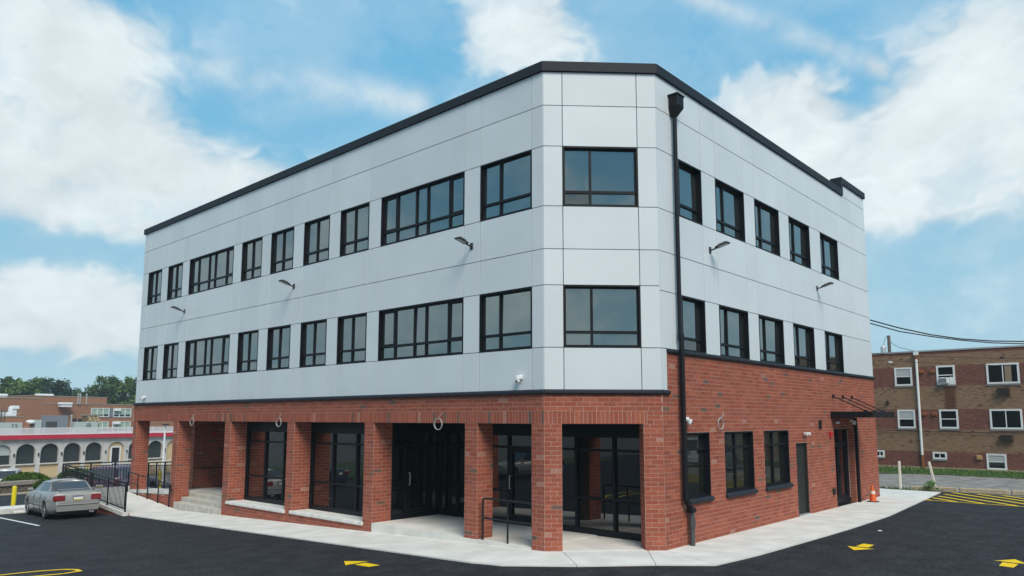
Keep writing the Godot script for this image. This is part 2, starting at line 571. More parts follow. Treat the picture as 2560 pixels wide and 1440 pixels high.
# sheets that follow the fall of the land towards the left
func sheet(x0: float, x1: float, z0: float, z1: float, dy: float) -> MB:
	var m := MB.new()
	var xs := [x0]
	for k in [-41.0, -39.4, -30.0, 0.0]:
		if k > x0 and k < x1: xs.append(k)
	xs.append(x1)
	for k in xs.size() - 1:
		var a: float = xs[k]
		var b: float = xs[k + 1]
		m.quad(Vector3(a, gy(a) + dy, z1), Vector3(b, gy(b) + dy, z1), Vector3(b, gy(b) + dy, z0), Vector3(a, gy(a) + dy, z0))
	return m


func hexa(m: MB, p: Array, bottom: float, col := Color.WHITE, thick := 0.0) -> void:   # a slab: four top corners, counter-clockwise from above
	var q := []
	for k in p: q.append(Vector3(k.x, bottom if thick == 0.0 else k.y - thick, k.z))
	m.quad(p[0], p[1], p[2], p[3], col)
	for k in 4:
		var t := (k + 1) % 4
		m.quad(q[k], q[t], p[t], p[k], col)


func ground() -> void:
	struct("ground", sheet(-1500, 1500, -1500, 1500, -0.09), "terrain")
	struct("parking_lot", sheet(-37, 70, -21.9, 70, -0.03), "asphalt")
	struct("old_driveway", sheet(-24, 70, -32.7, -21.9, -0.05), "old_asphalt")
	struct("far_road", sheet(-58, -37, -40, 40, -0.05), "old_asphalt")
	# pavement round the building, cast in slabs
	var walk := Node3D.new()
	walk.name = "pavement"
	add_child(walk)
	walk.set_meta("kind", "structure")
	var g := 0.006
	var x := -18.75
	while x < -0.5:
		var e := minf(x + 1.53, -0.4)
		if e > -0.9: e = -0.38
		var m := MB.new()
		var z1a := 1.93 if x > -18 else 1.93
		hexa(m, [Vector3(x + g, gy(x), z1a), Vector3(e - g, gy(e), 1.93), Vector3(e - g, gy(e), 0.0), Vector3(x + g, gy(x), 0.0)], gy(x) - 0.35)
		obj("slab", m, "concrete", walk)
		x = e
	# corner slabs fan out round the chamfer
	var fan := [[Vector3(-0.38, -0.013, 1.93), Vector3(0.3, 0, 1.78), Vector3(0.0, 0, 0.0), Vector3(-0.38, -0.013, 0.0)],
		[Vector3(0.312, 0, 1.775), Vector3(1.5, 0, 0.78), Vector3(0.285, 0, -0.285), Vector3(0.012, 0, 0.0)],
		[Vector3(1.51, 0, 0.77), Vector3(2.62, 0, -0.42), Vector3(1.66, 0, -1.66), Vector3(0.295, 0, -0.295)],
		[Vector3(2.63, 0, -0.43), Vector3(3.55, 0, -1.25), Vector3(1.958, 0, -1.958), Vector3(1.67, 0, -1.67)],
		[Vector3(3.55, 0, -1.262), Vector3(3.72, 0, -3.0), Vector3(1.958, 0, -3.0), Vector3(1.958, 0, -1.97)]]
	for f in fan:
		var m := MB.new()
		hexa(m, f, -0.35)
		obj("slab", m, "concrete", walk)
	var edge := func(z: float) -> float:   # the kerb line beside the right-hand front
		if z > -8.0: return lerpf(3.72, 3.9, (-z - 3.0) / 5.0)
		if z > -12.0: return 3.9
		return lerpf(3.9, 3.28, (-z - 12.0) / 9.5)
	var z := -3.012
	while z > -21.0:
		var e := z - 1.83
		if e < -20.5: e = -21.5
		var m := MB.new()
		if z > -18.0 and e < -18.0:
			pass
		hexa(m, [Vector3(edge.call(z), 0, z), Vector3(edge.call(e), 0, e + 2 * g), Vector3(XC if e > -17.9 else -0.8, 0, e + 2 * g), Vector3(XC if z > -17.9 else -0.8, 0, z)], -0.35)
		obj("slab", m, "concrete", walk)
		z = e


# ---------------------------------------------------------------- the office building
var brickset := []   # every brick of the office building: [transform, tone]


func lay(f: Fr, s0: float, s1: float, y0: float, y1: float, d := 0.0, holes := [], phase := 0, unit := 0.305) -> void:
	var k := ceili((2.852 - y1) / COURSE - 0.5)
	while true:
		var yt := 2.852 - k * COURSE
		var yb := yt - COURSE
		if yt <= y0 + 0.02: break
		k += 1
		var ya := maxf(yb, y0)
		var yz := minf(yt, y1)
		if yz - ya < 0.03: continue
		var ym := (ya + yz) * 0.5
		var runs := [[s0, s1]]
		for h in holes:
			if ym > h[2] and ym < h[3]:
				var nxt := []
				for r in runs:
					if h[1] <= r[0] or h[0] >= r[1]: nxt.append(r); continue
					if h[0] > r[0]: nxt.append([r[0], h[0]])
					if h[1] < r[1]: nxt.append([h[1], r[1]])
				runs = nxt
		var off := (unit * 0.5 if (k + phase) % 2 == 0 else 0.0) + rng.randf_range(-0.008, 0.008)
		for r in runs:
			var s: float = floor((r[0] - s0 - off) / unit) * unit + s0 + off
			while s < r[1]:
				var a := maxf(s, r[0])
				var b := minf(s + unit, r[1])
				s += unit
				if b - a < 0.035: continue
				brick(f, (a + b) * 0.5, ym, b - a - 0.011, yz - ya - 0.011, d)


func brick(f: Fr, s: float, y: float, w: float, h: float, d: float, dark := 0.026) -> void:
	var t := rng.randi() % 5
	if rng.randf() < dark: t = 5 + rng.randi() % 2
	if rng.randf() < 0.012: t = 7
	var proud := 0.0025 + rng.randf_range(-0.0008, 0.0012)
	brickset.append([Transform3D(Basis(f.u * w, Vector3.UP * h, f.n * 0.03), f.p(s, y, d + proud - 0.015)), t])


func soldiers(f: Fr, s0: float, s1: float) -> void:
	var s := s0
	while s < s1 - 0.03:
		var e := minf(s + COURSE, s1)
		brick(f, (s + e) * 0.5, 2.852 + 0.1524, e - s - 0.011, 0.294, 0.0, 0.07)
		s = e


func unit_brick(tone: int) -> ArrayMesh:
	var m := MB.new()
	m.rbox(Vector3.ZERO, Vector3.ONE, 0.012)
	var am := m.mesh()
	am.surface_set_material(0, brick_tones[tone])
	return am


var wall_mortar: MB


func slab_wall(f: Fr, s0: float, s1: float, y0: float, y1: float, d0: float, d1: float) -> void:
	wall_mortar.box(f.p((s0 + s1) * 0.5, (y0 + y1) * 0.5, (d0 + d1) * 0.5), Vector3(s1 - s0, y1 - y0, absf(d1 - d0)), f.b)


# A window: reveal lining, frame bars and one pane per light.
func window(parent: Node, f: Fr, s0: float, s1: float, y0: float, y1: float, cols: Array, low: float, sash := [], warm := [], glass := "pane", deep := 0.10) -> void:
	var w := MB.new()
	var t := 0.035
	for k in [[s0, s0 + t, y0, y1], [s1 - t, s1, y0, y1], [s0 + t, s1 - t, y0, y0 + t], [s0 + t, s1 - t, y1 - t, y1]]:
		w.box(f.p((k[0] + k[1]) * 0.5, (k[2] + k[3]) * 0.5, -deep * 0.5 - 0.01), Vector3(k[1] - k[0], k[3] - k[2], deep + 0.03), f.b)
	var o := obj("window", w, "frame", parent)
	var fr := MB.new()
	var bw := 0.055
	var xs := [s0 + t]
	for q in cols: xs.append(lerpf(s0 + t, s1 - t, q))
	xs.append(s1 - t)
	var ys := [y0 + t, lerpf(y0, y1, low), y1 - t] if low > 0.0 else [y0 + t, y1 - t]
	var zc := -deep + 0.015
	for k in xs.size():
		fr.box(f.p(xs[k], (ys[0] + ys[-1]) * 0.5, zc), Vector3(bw, ys[-1] - ys[0], 0.06), f.b)
	for k in ys.size():
		fr.box(f.p((xs[0] + xs[-1]) * 0.5, ys[k], zc - 0.002), Vector3(xs[-1] - xs[0], bw + 0.01, 0.06), f.b)
	for k in sash:
		var a: float = xs[k] + bw * 0.5
		var b: float = xs[k + 1] - bw * 0.5
		var c: float = ys[-2] + bw * 0.5
		var d: float = ys[-1] - bw * 0.5
		var sw := 0.045
		for q in [[a, a + sw, c, d], [b - sw, b, c, d], [a + sw, b - sw, c, c + sw], [a + sw, b - sw, d - sw, d]]:
			fr.box(f.p((q[0] + q[1]) * 0.5, (q[2] + q[3]) * 0.5, zc - 0.006), Vector3(q[1] - q[0], q[3] - q[2], 0.05), f.b)
	obj("frame", fr, "frame", o)
	for i in xs.size() - 1:
		for j in ys.size() - 1:
			var pm := MB.new()
			var tilt := Basis(f.u, rng.randf_range(-0.012, 0.012)) * Basis(Vector3.UP, rng.randf_range(-0.012, 0.012)) * f.b
			pm.box(f.p((xs[i] + xs[i + 1]) * 0.5, (ys[j] + ys[j + 1]) * 0.5, -deep - 0.004), Vector3(xs[i + 1] - xs[i] - 0.02, ys[j + 1] - ys[j] - 0.02, 0.012), tilt)
			obj("pane", pm, "pane_warm" if warm.has(i * 2 + j) else glass, o)


const HJ := [11.395, 10.533, 9.506, 8.022, 6.975, 6.106, 4.628, 3.64]


func office() -> void:
	wall_mortar = MB.new()
	var root := thing("office_building", "three-storey office building with silver-grey panels over red brick and a chamfered corner", "building")
	var fa := Fr.new(Vector3.ZERO, Vector3.RIGHT, Vector3.BACK)                       # s = x
	var fb := Fr.new(Vector3.ZERO, Vector3(1, 0, -1), Vector3(1, 0, 1))
	var fc := Fr.new(Vector3(XC, 0, 0), Vector3.FORWARD, Vector3.RIGHT)               # s = -z
	var c0 := XC
	var cend := 17.95
	# --- core behind the cladding
	var core := MB.new()
	var i := 0.16
	core.prism(PackedVector2Array([Vector2(-23.94 + 0.02, -i), Vector2(-0.066, -i), Vector2(XC - i, -XC - 0.066), Vector2(XC - i, -cend + 0.02), Vector2(-23.94 + 0.02, -cend + 0.02)]), 3.3, 11.3)
	obj("inner_wall", core, "void_dark", root)
	# --- panels
	var gap := 0.008
	var panel := func(f: Fr, s0: float, s1: float, y0: float, y1: float) -> void:
		var m := MB.new()
		m.rbox(f.p((s0 + s1) * 0.5, (y0 + y1) * 0.5, -0.08), Vector3(s1 - s0 - 2 * gap, y1 - y0 - 2 * gap, 0.16), 0.004, f.b)
		obj("panel", m, ["panel", "panel", "panel_shade_0", "panel_shade_1"][rng.randi() % 4], root)
	var ea := [-23.94, -23.287, -21.848, -21.183, -19.759, -19.093, -15.332, -14.686, -13.211, -12.573, -11.088, -10.449, -8.955, -8.35, -6.863, -6.271, -2.719, -2.119, -0.366, 0.0]
	var eb := [0.0, 0.47, 2.293, 2.77]
	var ec := [c0, c0 + 1.021, c0 + 2.22, c0 + 3.006, c0 + 4.782, c0 + 5.488, c0 + 7.273, c0 + 8.065, c0 + 9.842, c0 + 10.848, c0 + 12.62, c0 + 14.3, cend]
	var hc := HJ.duplicate()
	hc[5] = 6.007
	for row in 7:
		for k in ea.size() - 1:
			if (row == 2 or row == 5) and k % 2 == 1 and k < 18: continue
			panel.call(fa, ea[k], ea[k + 1], HJ[row + 1], HJ[row])
		for k in 3:
			if (row == 2 or row == 5) and k == 1: continue
			panel.call(fb, eb[k], eb[k + 1], HJ[row + 1], HJ[row])
		if row == 6:
			panel.call(fc, c0, 2.2, 3.64, hc[6])
			continue
		for k in ec.size() - 1:
			if (row == 2 or row == 5) and k % 2 == 1 and k < 11: continue
			panel.call(fc, ec[k], ec[k + 1], hc[row + 1], hc[row])
	# raised parapet at the far end of the right-hand front
	panel.call(fc, 15.32, cend, 11.395, 11.86)
	# --- windows of the two upper floors
	for fl in [[8.022, 9.506], [4.628, 6.106]]:
		for k in range(1, 18, 2):
			var cols := [0.47]
			var sash := []
			if k == 5 or k == 15:
				cols = [0.185, 0.43, 0.57, 0.83]
				sash = [0, 4]
			elif k == 17: cols = [0.37]
			window(root, fa, ea[k], ea[k + 1], fl[0], fl[1], cols, 0.27, sash)
		window(root, fb, eb[1], eb[2], fl[0], fl[1], [0.365], 0.25, [], [0] if fl[0] > 7.0 else [])
		for k in range(1, 11, 2):
			var top: float = fl[1] if fl[0] > 7.0 else 6.007
			window(root, fc, ec[k], ec[k + 1], fl[0], top, [0.36] if k > 1 else [], 0.25, [], [0] if k == 1 and fl[0] < 7.0 else [], "pane", 0.14)
	# --- copings
	var cop := MB.new()
	cop.prism(PackedVector2Array([Vector2(-24.0, 0.06), Vector2(0.025, 0.06), Vector2(XC + 0.06, -XC + 0.025), Vector2(XC + 0.06, -15.2), Vector2(XC - 0.35, -15.2), Vector2(XC - 0.35, -XC - 0.14), Vector2(-0.145, -0.35), Vector2(-24.0, -0.35)]), 11.395, 11.635)
	obj("coping", cop, "coping", root)
	cop = MB.new()
	cop.span(Vector3(XC - 0.35, 11.86, -cend - 0.05), Vector3(XC + 0.062, 12.1, -15.2))
	cop.span(Vector3(XC - 0.35, 11.395, -15.34), Vector3(XC + 0.062, 11.86, -15.2))
	obj("coping", cop, "coping", root)
	var roof := MB.new()
	roof.prism(PackedVector2Array([Vector2(-23.8, -0.2), Vector2(-0.2, -0.2), Vector2(XC - 0.2, -XC - 0.2), Vector2(XC - 0.2, -cend + 0.1), Vector2(-23.8, -cend + 0.1)]), 11.2, 11.32)
	roof.span(Vector3(-23.9, 11.3, -cend), Vector3(XC - 0.2, 11.85, -15.4))
	obj("roof", roof, "roofing", root)
	# --- dark sill bands between panels and brick
	var sill := func(f: Fr, s0: float, s1: float, y: float) -> void:
		var m := MB.new()
		m.rbox(f.p((s0 + s1) * 0.5, y - 0.05, 0.0), Vector3(s1 - s0, 0.1, 0.16), 0.03, f.b)
		obj("sill_band", m, "trim", root)
	sill.call(fa, -24.0, 0.03, 3.64)
	sill.call(fb, -0.01, 2.78, 3.638)
	sill.call(fc, c0 - 0.02, 2.25, 3.64)
	var c := 2.2
	while c < cend:
		var e := minf(c + 3.66, cend + 0.06)
		sill.call(fc, c, e, 4.626)
		c = e
	# --- brick of the right-hand front
	var holes := [[3.02, 4.2, 1.05, 2.64], [5.02, 6.76, 1.05, 2.64], [7.48, 9.26, 1.05, 2.64], [9.81, 10.76, -1.0, 2.23], [13.22, 15.25, -1.0, 2.64]]
	lay(fc, c0 + 0.004, cend, -0.1, 4.53, 0.0, holes + [[c0 - 1.0, 2.205, 3.56, 5.0]])
	var cuts := [c0, 3.02, 4.2, 5.02, 6.76, 7.48, 9.26, 9.81, 10.76, 13.22, 15.25, cend]
	slab_wall(fc, c0, cend, 2.64, 3.54, -0.35, 0.0)
	slab_wall(fc, 2.2, cend, 3.54, 4.55, -0.35, 0.0)
	for k in range(0, cuts.size(), 2):
		slab_wall(fc, cuts[k], cuts[k + 1], -0.3, 2.64, -0.35, 0.0)
	slab_wall(fc, 3.02, 4.2, -0.3, 1.05, -0.35, 0.0)
	slab_wall(fc, 5.02, 6.76, -0.3, 1.05, -0.35, 0.0)
	slab_wall(fc, 7.48, 9.26, -0.3, 1.05, -0.35, 0.0)
	slab_wall(fc, 9.81, 10.76, 2.23, 2.64, -0.35, 0.0)
	# bricks that turn into the window reveals
	for h in holes:
		var fr := Fr.new(Vector3(XC, 0, -h[1]), Vector3.LEFT, Vector3.BACK)
		lay(fr, 0.0, 0.2, maxf(h[2], -0.05), h[3], 0.0, [], 1)
	for h in [[3.02, 4.2], [5.02, 6.76], [7.48, 9.26]]:
		window(root, fc, h[0], h[1], 1.05, 2.64, [0.48] if h[1] - h[0] > 1.5 else [], -1.0, [], [], "ground_glass", 0.15)
		var tr := MB.new()
		tr.box(fc.p((h[0] + h[1]) * 0.5, 2.22, -0.125), Vector3(h[1] - h[0] - 0.05, 0.06, 0.06), fc.b)
		obj("transom", tr, "frame", root)
		var sl := MB.new()
		sl.rbox(fc.p((h[0] + h[1]) * 0.5, 0.995, 0.0), Vector3(h[1] - h[0] + 0.06, 0.12, 0.2), 0.035, fc.b)
		obj("window_sill", sl, "trim", root)
	# plain steel door
	var dm := MB.new()
	dm.box(fc.p(10.285, 1.13, -0.12), Vector3(0.87, 2.14, 0.05), fc.b)
	var door := obj("door", dm, "door_metal", root)
	door.set_meta("label", "plain dark grey steel door")
	var df := MB.new()
	df.box(fc.p(9.83, 1.13, -0.1), Vector3(0.04, 2.2, 0.14), fc.b)
	df.box(fc.p(10.74, 1.13, -0.1), Vector3(0.04, 2.2, 0.14), fc.b)
	df.box(fc.p(10.285, 2.212, -0.1), Vector3(0.87, 0.036, 0.14), fc.b)
	obj("frame", df, "door_metal", door)
	var th := MB.new()
	th.box(fc.p(10.285, 0.02, -0.08), Vector3(0.87, 0.04, 0.2), fc.b)
	obj("threshold", th, "pale_metal", door)
	# glazed side entrance, set back a little
	shopfront(root, fc, 13.22, 15.25, 0.02, 2.64, -0.25, [13.3, 14.2, 15.1], [2.12], true)
	slab_wall(fc, 13.22, 15.25, 2.3, 2.64, -0.34, -0.30)
	# --- brick band over the arcade
	lay(fa, -24.0, 0.0, 3.1568, 3.54)
	soldiers(fa, -23.95, 0.0)
	lay(fb, 0.0, 2.77, 3.1568, 3.54)
	soldiers(fb, 0.0, 2.4)
	lay(fb, 2.4, 2.77, 2.852, 3.1568)
	slab_wall(fa, -24.0, -0.004, 2.86, 3.54, -0.67, 0.0)
	slab_wall(fb, 0.0, 2.77, 2.86, 3.54, -0.5, 0.0)
	var lint := MB.new()
	lint.box(fa.p(-12.0, 2.855, -0.3), Vector3(23.6, 0.012, 0.6), fa.b)
	lint.box(fb.p(1.36, 2.853, -0.24), Vector3(1.9, 0.012, 0.46), fb.b)
	obj("lintel", lint, "trim", root)
	# --- piers of the arcade
	var piers := [[-24.0, -23.6, 0.56], [-19.8, -19.36, 0.56], [-15.37, -14.92, 0.67], [-11.05, -10.62, 0.67], [-6.82, -6.38, 0.67], [-2.61, -2.17, 0.56]]
	for p in piers:
		var base: float = gy(p[0]) - 0.12
		if p[0] < -23: base = -0.36
		wall_mortar.span(Vector3(p[0], base, -p[2]), Vector3(p[1], 2.86, 0.0))
		lay(fa, p[0], p[1], base, 2.852, 0.0, [], 0)
		lay(Fr.new(Vector3(p[1], 0, 0), Vector3.FORWARD, Vector3.RIGHT), 0.0, p[2], base, 2.852, 0.0, [], 1)
		lay(Fr.new(Vector3(p[0], 0, -p[2]), Vector3.BACK, Vector3.LEFT), 0.0, p[2], base, 2.852, 0.0, [], 1)
	# corner pier and the pier where the chamfer meets the right-hand front
	wall_mortar.prism(PackedVector2Array([Vector2(-0.38, 0), Vector2(0, 0), Vector2(0.29, -0.29), Vector2(-0.02, -0.6), Vector2(-0.38, -0.56)]), -0.2, 2.86)
	lay(fa, -0.38, 0.0, -0.1, 2.852)
	lay(fb, 0.0, 0.41, -0.1, 2.852, 0.0, [], 1)
	lay(Fr.new(Vector3(-0.38, 0, -0.56), Vector3.BACK, Vector3.LEFT), 0.0, 0.56, -0.1, 2.852)
	wall_mortar.prism(PackedVector2Array([Vector2(1.634, -1.634), Vector2(XC - 0.02, -XC + 0.02), Vector2(XC - 0.02, -2.4), Vector2(1.6, -2.4), Vector2(1.31, -1.96)]), -0.2, 2.86)
	lay(fb, 2.311, 2.77, -0.1, 2.852, 0.0, [], 1)
	lay(Fr.new(Vector3(1.634, 0, -1.634), Vector3(-1, 0, -1), Vector3(-1, 0, 1)), 0.0, 0.45, -0.1, 2.852)
	# --- brick base under the two white ledges, and the recessed walls by the steps
	for p in [[-14.92, -11.05], [-10.62, -6.82]]:
		wall_mortar.span(Vector3(p[0], gy(p[0]) - 0.2, -0.66), Vector3(p[1], -0.09, 0.0))
		lay(fa, p[0], p[1], gy(p[0]) - 0.05, -0.1)
	wall_mortar.span(Vector3(-22.3, -0.8, -8.0), Vector3(-20.6, 2.86, -1.25))
	lay(Fr.new(Vector3(-20.6, 0, 0), Vector3.FORWARD, Vector3.RIGHT), 1.25, 5.5, -0.05, 2.852)
	lay(Fr.new(Vector3(-22.3, 0, -1.25), Vector3.RIGHT, Vector3.BACK), 0.0, 1.7, -0.4, 2.852, 0.0, [], 1)
	wall_mortar.span(Vector3(-20.6, -0.3, -5.9), Vector3(-14.9, 2.86, -5.5))
	obj("mortar", wall_mortar, "mortar", root)
	# --- the bricks: the 300 that show largest are parts of their own, the rest one part
	var order := []
	for k in brickset.size():
		var t: Transform3D = brickset[k][0]
		var to: Vector3 = CAM - t.origin
		var face: float = maxf(0.0, t.basis.z.normalized().dot(to.normalized()))
		order.append([face * t.basis.x.length() * t.basis.y.length() / to.length_squared(), k])
	order.sort_custom(func(a, b): return a[0] > b[0])
	var shapes := []
	for k in 8: shapes.append(unit_brick(k))
	var rest := MB.new()
	for k in order.size():
		var bb = brickset[order[k][1]]
		if k < 300:
			var o := obj("brick", shapes[bb[1]], null, root)
			o.transform = bb[0]
		else:
			var t: Transform3D = bb[0]
			var tint: Color = brick_tones[bb[1]].albedo_color.srgb_to_linear() * rng.randf_range(0.9, 1.1)
			rest.box(t.origin, Vector3.ONE, t.basis, tint, 5)
	var bw := obj("brickwork", rest, "brickwork", root)
	bw.set_meta("kind", "stuff")
	# --- ground-floor glazing behind the arcade
	shopfront(root, fa, -14.92, -11.05, 0.0, 2.86, -0.68, [-14.88, -13.56, -12.29, -11.08], [2.14, 0.9])
	shopfront(root, fa, -10.62, -6.82, 0.02, 2.86, -0.68, [-10.58, -9.33, -8.07, -6.86], [2.17, 0.91])
	shopfront(root, fa, -6.45, 1.6, 0.03, 2.86, -2.6, [-6.41, -5.61, -4.5, -3.47, -2.46, -1.05, 0.15, 1.3], [2.17, 0.94], false, 3)
	shopfront(root, Fr.new(Vector3(-6.45, 0, 0), Vector3.FORWARD, Vector3.RIGHT), 0.68, 2.6, 0.03, 2.86, 0.0, [0.72, 1.25, 2.25, 2.56], [2.17, 0.94], false, 1)


# A dark shopfront: frame, panes and (at column `door`) a leaf with a pull handle.
func shopfront(parent: Node, f: Fr, s0: float, s1: float, y0: float, y1: float, d: float, xs: Array, ys: Array, pair := false, door := -1) -> void:
	var back := MB.new()
	back.box(f.p((s0 + s1) * 0.5, (y0 + y1) * 0.5, d - 0.09), Vector3(s1 - s0, y1 - y0, 0.02), f.b)
	var o := obj("shopfront", back, "void_dark", parent)
	var fr := MB.new()
	var top: float = y1 - 0.3 if not pair else y1
	fr.box(f.p((s0 + s1) * 0.5, (top + y1) * 0.5 + 0.001, d), Vector3(s1 - s0, maxf(y1 - top, 0.02), 0.1), f.b)
	fr.box(f.p((s0 + s1) * 0.5, y0 + 0.07, d + 0.002), Vector3(s1 - s0, 0.14, 0.105), f.b)
	fr.box(f.p((s0 + s1) * 0.5, top - 0.03, d + 0.002), Vector3(s1 - s0, 0.07, 0.105), f.b)
	for k in xs:
		fr.box(f.p(k, (y0 + top) * 0.5, d), Vector3(0.075, top - y0, 0.1), f.b)
	for k in xs.size() - 1:
		for y in ys:
			if k == door and y < 2.0: continue
			fr.box(f.p((xs[k] + xs[k + 1]) * 0.5, y, d - 0.001), Vector3(xs[k + 1] - xs[k], 0.065, 0.09), f.b)
	obj("frame", fr, "frame", o)
	var lv := ys.duplicate()
	lv.append(y0); lv.append(top)
	lv.sort()
	for k in xs.size() - 1:
		for j in lv.size() - 1:
			if k == door and j == 1: continue
			var hi: float = lv[j + 1]
			if k == door and j == 0: hi = lv[2]
			var g := MB.new()
			var tilt := Basis(Vector3.UP, rng.randf_range(-0.006, 0.006)) * f.b
			g.box(f.p((xs[k] + xs[k + 1]) * 0.5, (lv[j] + hi) * 0.5, d - 0.02), Vector3(xs[k + 1] - xs[k], hi - lv[j], 0.01), tilt)
			obj("pane", g, "shop_glass", o)
	var leaves := []
	if pair: leaves = [[xs[0], xs[1], 1], [xs[1], xs[2], 0]]
	elif door >= 0: leaves = [[xs[door], xs[door + 1], 0]]
	for l in leaves:
		var m := MB.new()
		var h: float = ys[0] if pair else 2.14
		for q in [[l[0] + 0.04, l[0] + 0.15, y0, h], [l[1] - 0.15, l[1] - 0.04, y0, h], [l[0] + 0.15, l[1] - 0.15, y0, y0 + 0.26], [l[0] + 0.15, l[1] - 0.15, h - 0.12, h]]:
			m.box(f.p((q[0] + q[1]) * 0.5, (q[2] + q[3]) * 0.5, d + 0.012), Vector3(q[1] - q[0], q[3] - q[2], 0.05), f.b)
		obj("door_leaf", m, "frame", o)
		var hm := MB.new()
		var hx: float = l[1] - 0.1 if l[2] == 1 else l[0] + 0.1
		hm.tube(PackedVector3Array([f.p(hx, 1.0, d + 0.03), f.p(hx, 1.0, d + 0.1), f.p(hx, 1.36, d + 0.1), f.p(hx, 1.36, d + 0.03)]), 0.014, 6)
		obj("handle", hm, "black_metal" if pair else "pale_metal", o)


# ---------------------------------------------------------------- arcade floor, steps, ledges, small rails
func arcade() -> void:
	var root: Node3D = get_node("office_building")
	var sf := MB.new()
	sf.prism(PackedVector2Array([Vector2(-23.8, -0.6), Vector2(-0.4, -0.6), Vector2(1.5, -2.4), Vector2(1.65, -17.7), Vector2(-23.8, -17.7)]), 2.9, 3.32)
	obj("soffit", sf, "soffit", root)
	# floors
	var m := MB.new()
	m.span(Vector3(-6.38, -0.6, -2.6), Vector3(-0.4, 0.03, 0.012))
	obj("arcade_floor", m, "concrete", root)
	m = MB.new()
	m.prism(PackedVector2Array([Vector2(-0.4, -0.58), Vector2(0.02, -0.58), Vector2(0.29, -0.29), Vector2(1.63, -1.63), Vector2(1.3, -1.97), Vector2(1.62, -2.6), Vector2(-0.4, -2.6)]), -0.3, 0.012)
	obj("arcade_floor", m, "concrete", root)
	for p in [[-14.98, -11.0, 0.0], [-10.68, -6.78, 0.02]]:
		m = MB.new()
		m.rbox(Vector3((p[0] + p[1]) * 0.5, p[2] - 0.05, -0.3), Vector3(p[1] - p[0], 0.1, 0.72), 0.012)
		obj("ledge", m, "concrete_pale", root)
	# steps
	m = MB.new()
	m.span(Vector3(-20.6, -0.6, -5.5), Vector3(-14.92, -0.02, -0.61))
	obj("step_landing", m, "concrete", root)
	for k in 3:
		m = MB.new()
		var zf: float = [0.03, -0.27, -0.6][k]
		var y: float = [-0.36, -0.19, -0.018][k]
		m.rbox(Vector3(-17.37, y - 0.2, zf - 0.25), Vector3(3.97, 0.4, 0.5), 0.012)
		obj("step", m, "step_concrete", root)
	# rail in front of the corner door
	var r := thing("handrail", "short black pipe handrail standing between the two piers nearest the chamfered corner", "handrail", Vector3(-1.2, 0.03, -0.05))
	var t := MB.new()
	t.tube(PackedVector3Array([Vector3(-0.81, 0, 0), Vector3(-0.81, 0.94, 0), Vector3(-0.79, 0.985, 0), Vector3(-0.74, 1.0, 0), Vector3(0.82, 1.0, 0)]), 0.026, 10)
	obj("top_rail", t, "rail_metal", r)
	t = MB.new()
	t.tube(PackedVector3Array([Vector3(-0.81, 0.53, 0), Vector3(0.82, 0.53, 0)]), 0.024, 10)
	obj("middle_rail", t, "rail_metal", r)
	t = MB.new()
	t.tube(PackedVector3Array([Vector3(0.02, -0.0, 0), Vector3(0.02, 1.0, 0)]), 0.024, 10)
	obj("post", t, "rail_metal", r)
	# rail on the recessed wall by the steps
	r = thing("wall_handrail", "black handrail fixed to the recessed brick wall above the concrete steps", "handrail", Vector3(-20.52, 0.85, -1.4))
	t = MB.new()
	t.tube(PackedVector3Array([Vector3(0.03, 0, 0), Vector3(0.03, 0, -3.4)]), 0.022, 8)
	obj("rail", t, "rail_metal", r)
	for k in 4:
		t = MB.new()
		t.tube(PackedVector3Array([Vector3(0.03, -0.02, -0.3 - 0.9 * k), Vector3(0.02, -0.09, -0.3 - 0.9 * k), Vector3(-0.08, -0.1, -0.3 - 0.9 * k)]), 0.012, 6)
		obj("bracket", t, "rail_metal", r)
	var ex := thing("alarm_light", "small red fire alarm light on the recessed wall beside the steps", "alarm", Vector3(-20.56, 2.28, -2.1))
	t = MB.new()
	t.rbox(Vector3(0, 0, 0), Vector3(0.06, 0.13, 0.13), 0.015)
	obj("body", t, "red_plastic", ex)


# ---------------------------------------------------------------- lamps, cameras, cable coils, pipes, canopy
func lamp_shape() -> Node3D:   # built along +z out of the wall
	var o := Node3D.new()
	var m := MB.new()
	m.rbox(Vector3(0, 0, 0.012), Vector3(0.1, 0.17, 0.024), 0.006)
	obj("wall_plate", m, "cast_grey", o)
	m = MB.new()
	m.tube(PackedVector3Array([Vector3(0, 0, 0.02), Vector3(0, 0.0, 0.1), Vector3(0, 0.035, 0.19)]), 0.022, 8)
	m.rbox(Vector3(0, 0.035, 0.18), Vector3(0.06, 0.06, 0.07), 0.015)
	obj("arm", m, "cast_grey", o)
	var b := Basis(Vector3.RIGHT, deg_to_rad(-14))
	m = MB.new()
	m.rbox(Vector3(0, 0.085, 0.37), Vector3(0.2, 0.045, 0.36), 0.018, b)
	for k in 5: m.box(Vector3(0, 0.107, 0.28 + 0.045 * k) + Vector3(0, 0.011 * k, 0), Vector3(0.16, 0.024, 0.01), b)
	obj("head", m, "cast_grey", o)
	m = MB.new()
	m.rbox(Vector3(0, 0.085, 0.37) + b * Vector3(0, -0.024, 0.015), Vector3(0.155, 0.01, 0.27), 0.004, b)
	obj("lens", m, "lamp_lens", o)
	return o


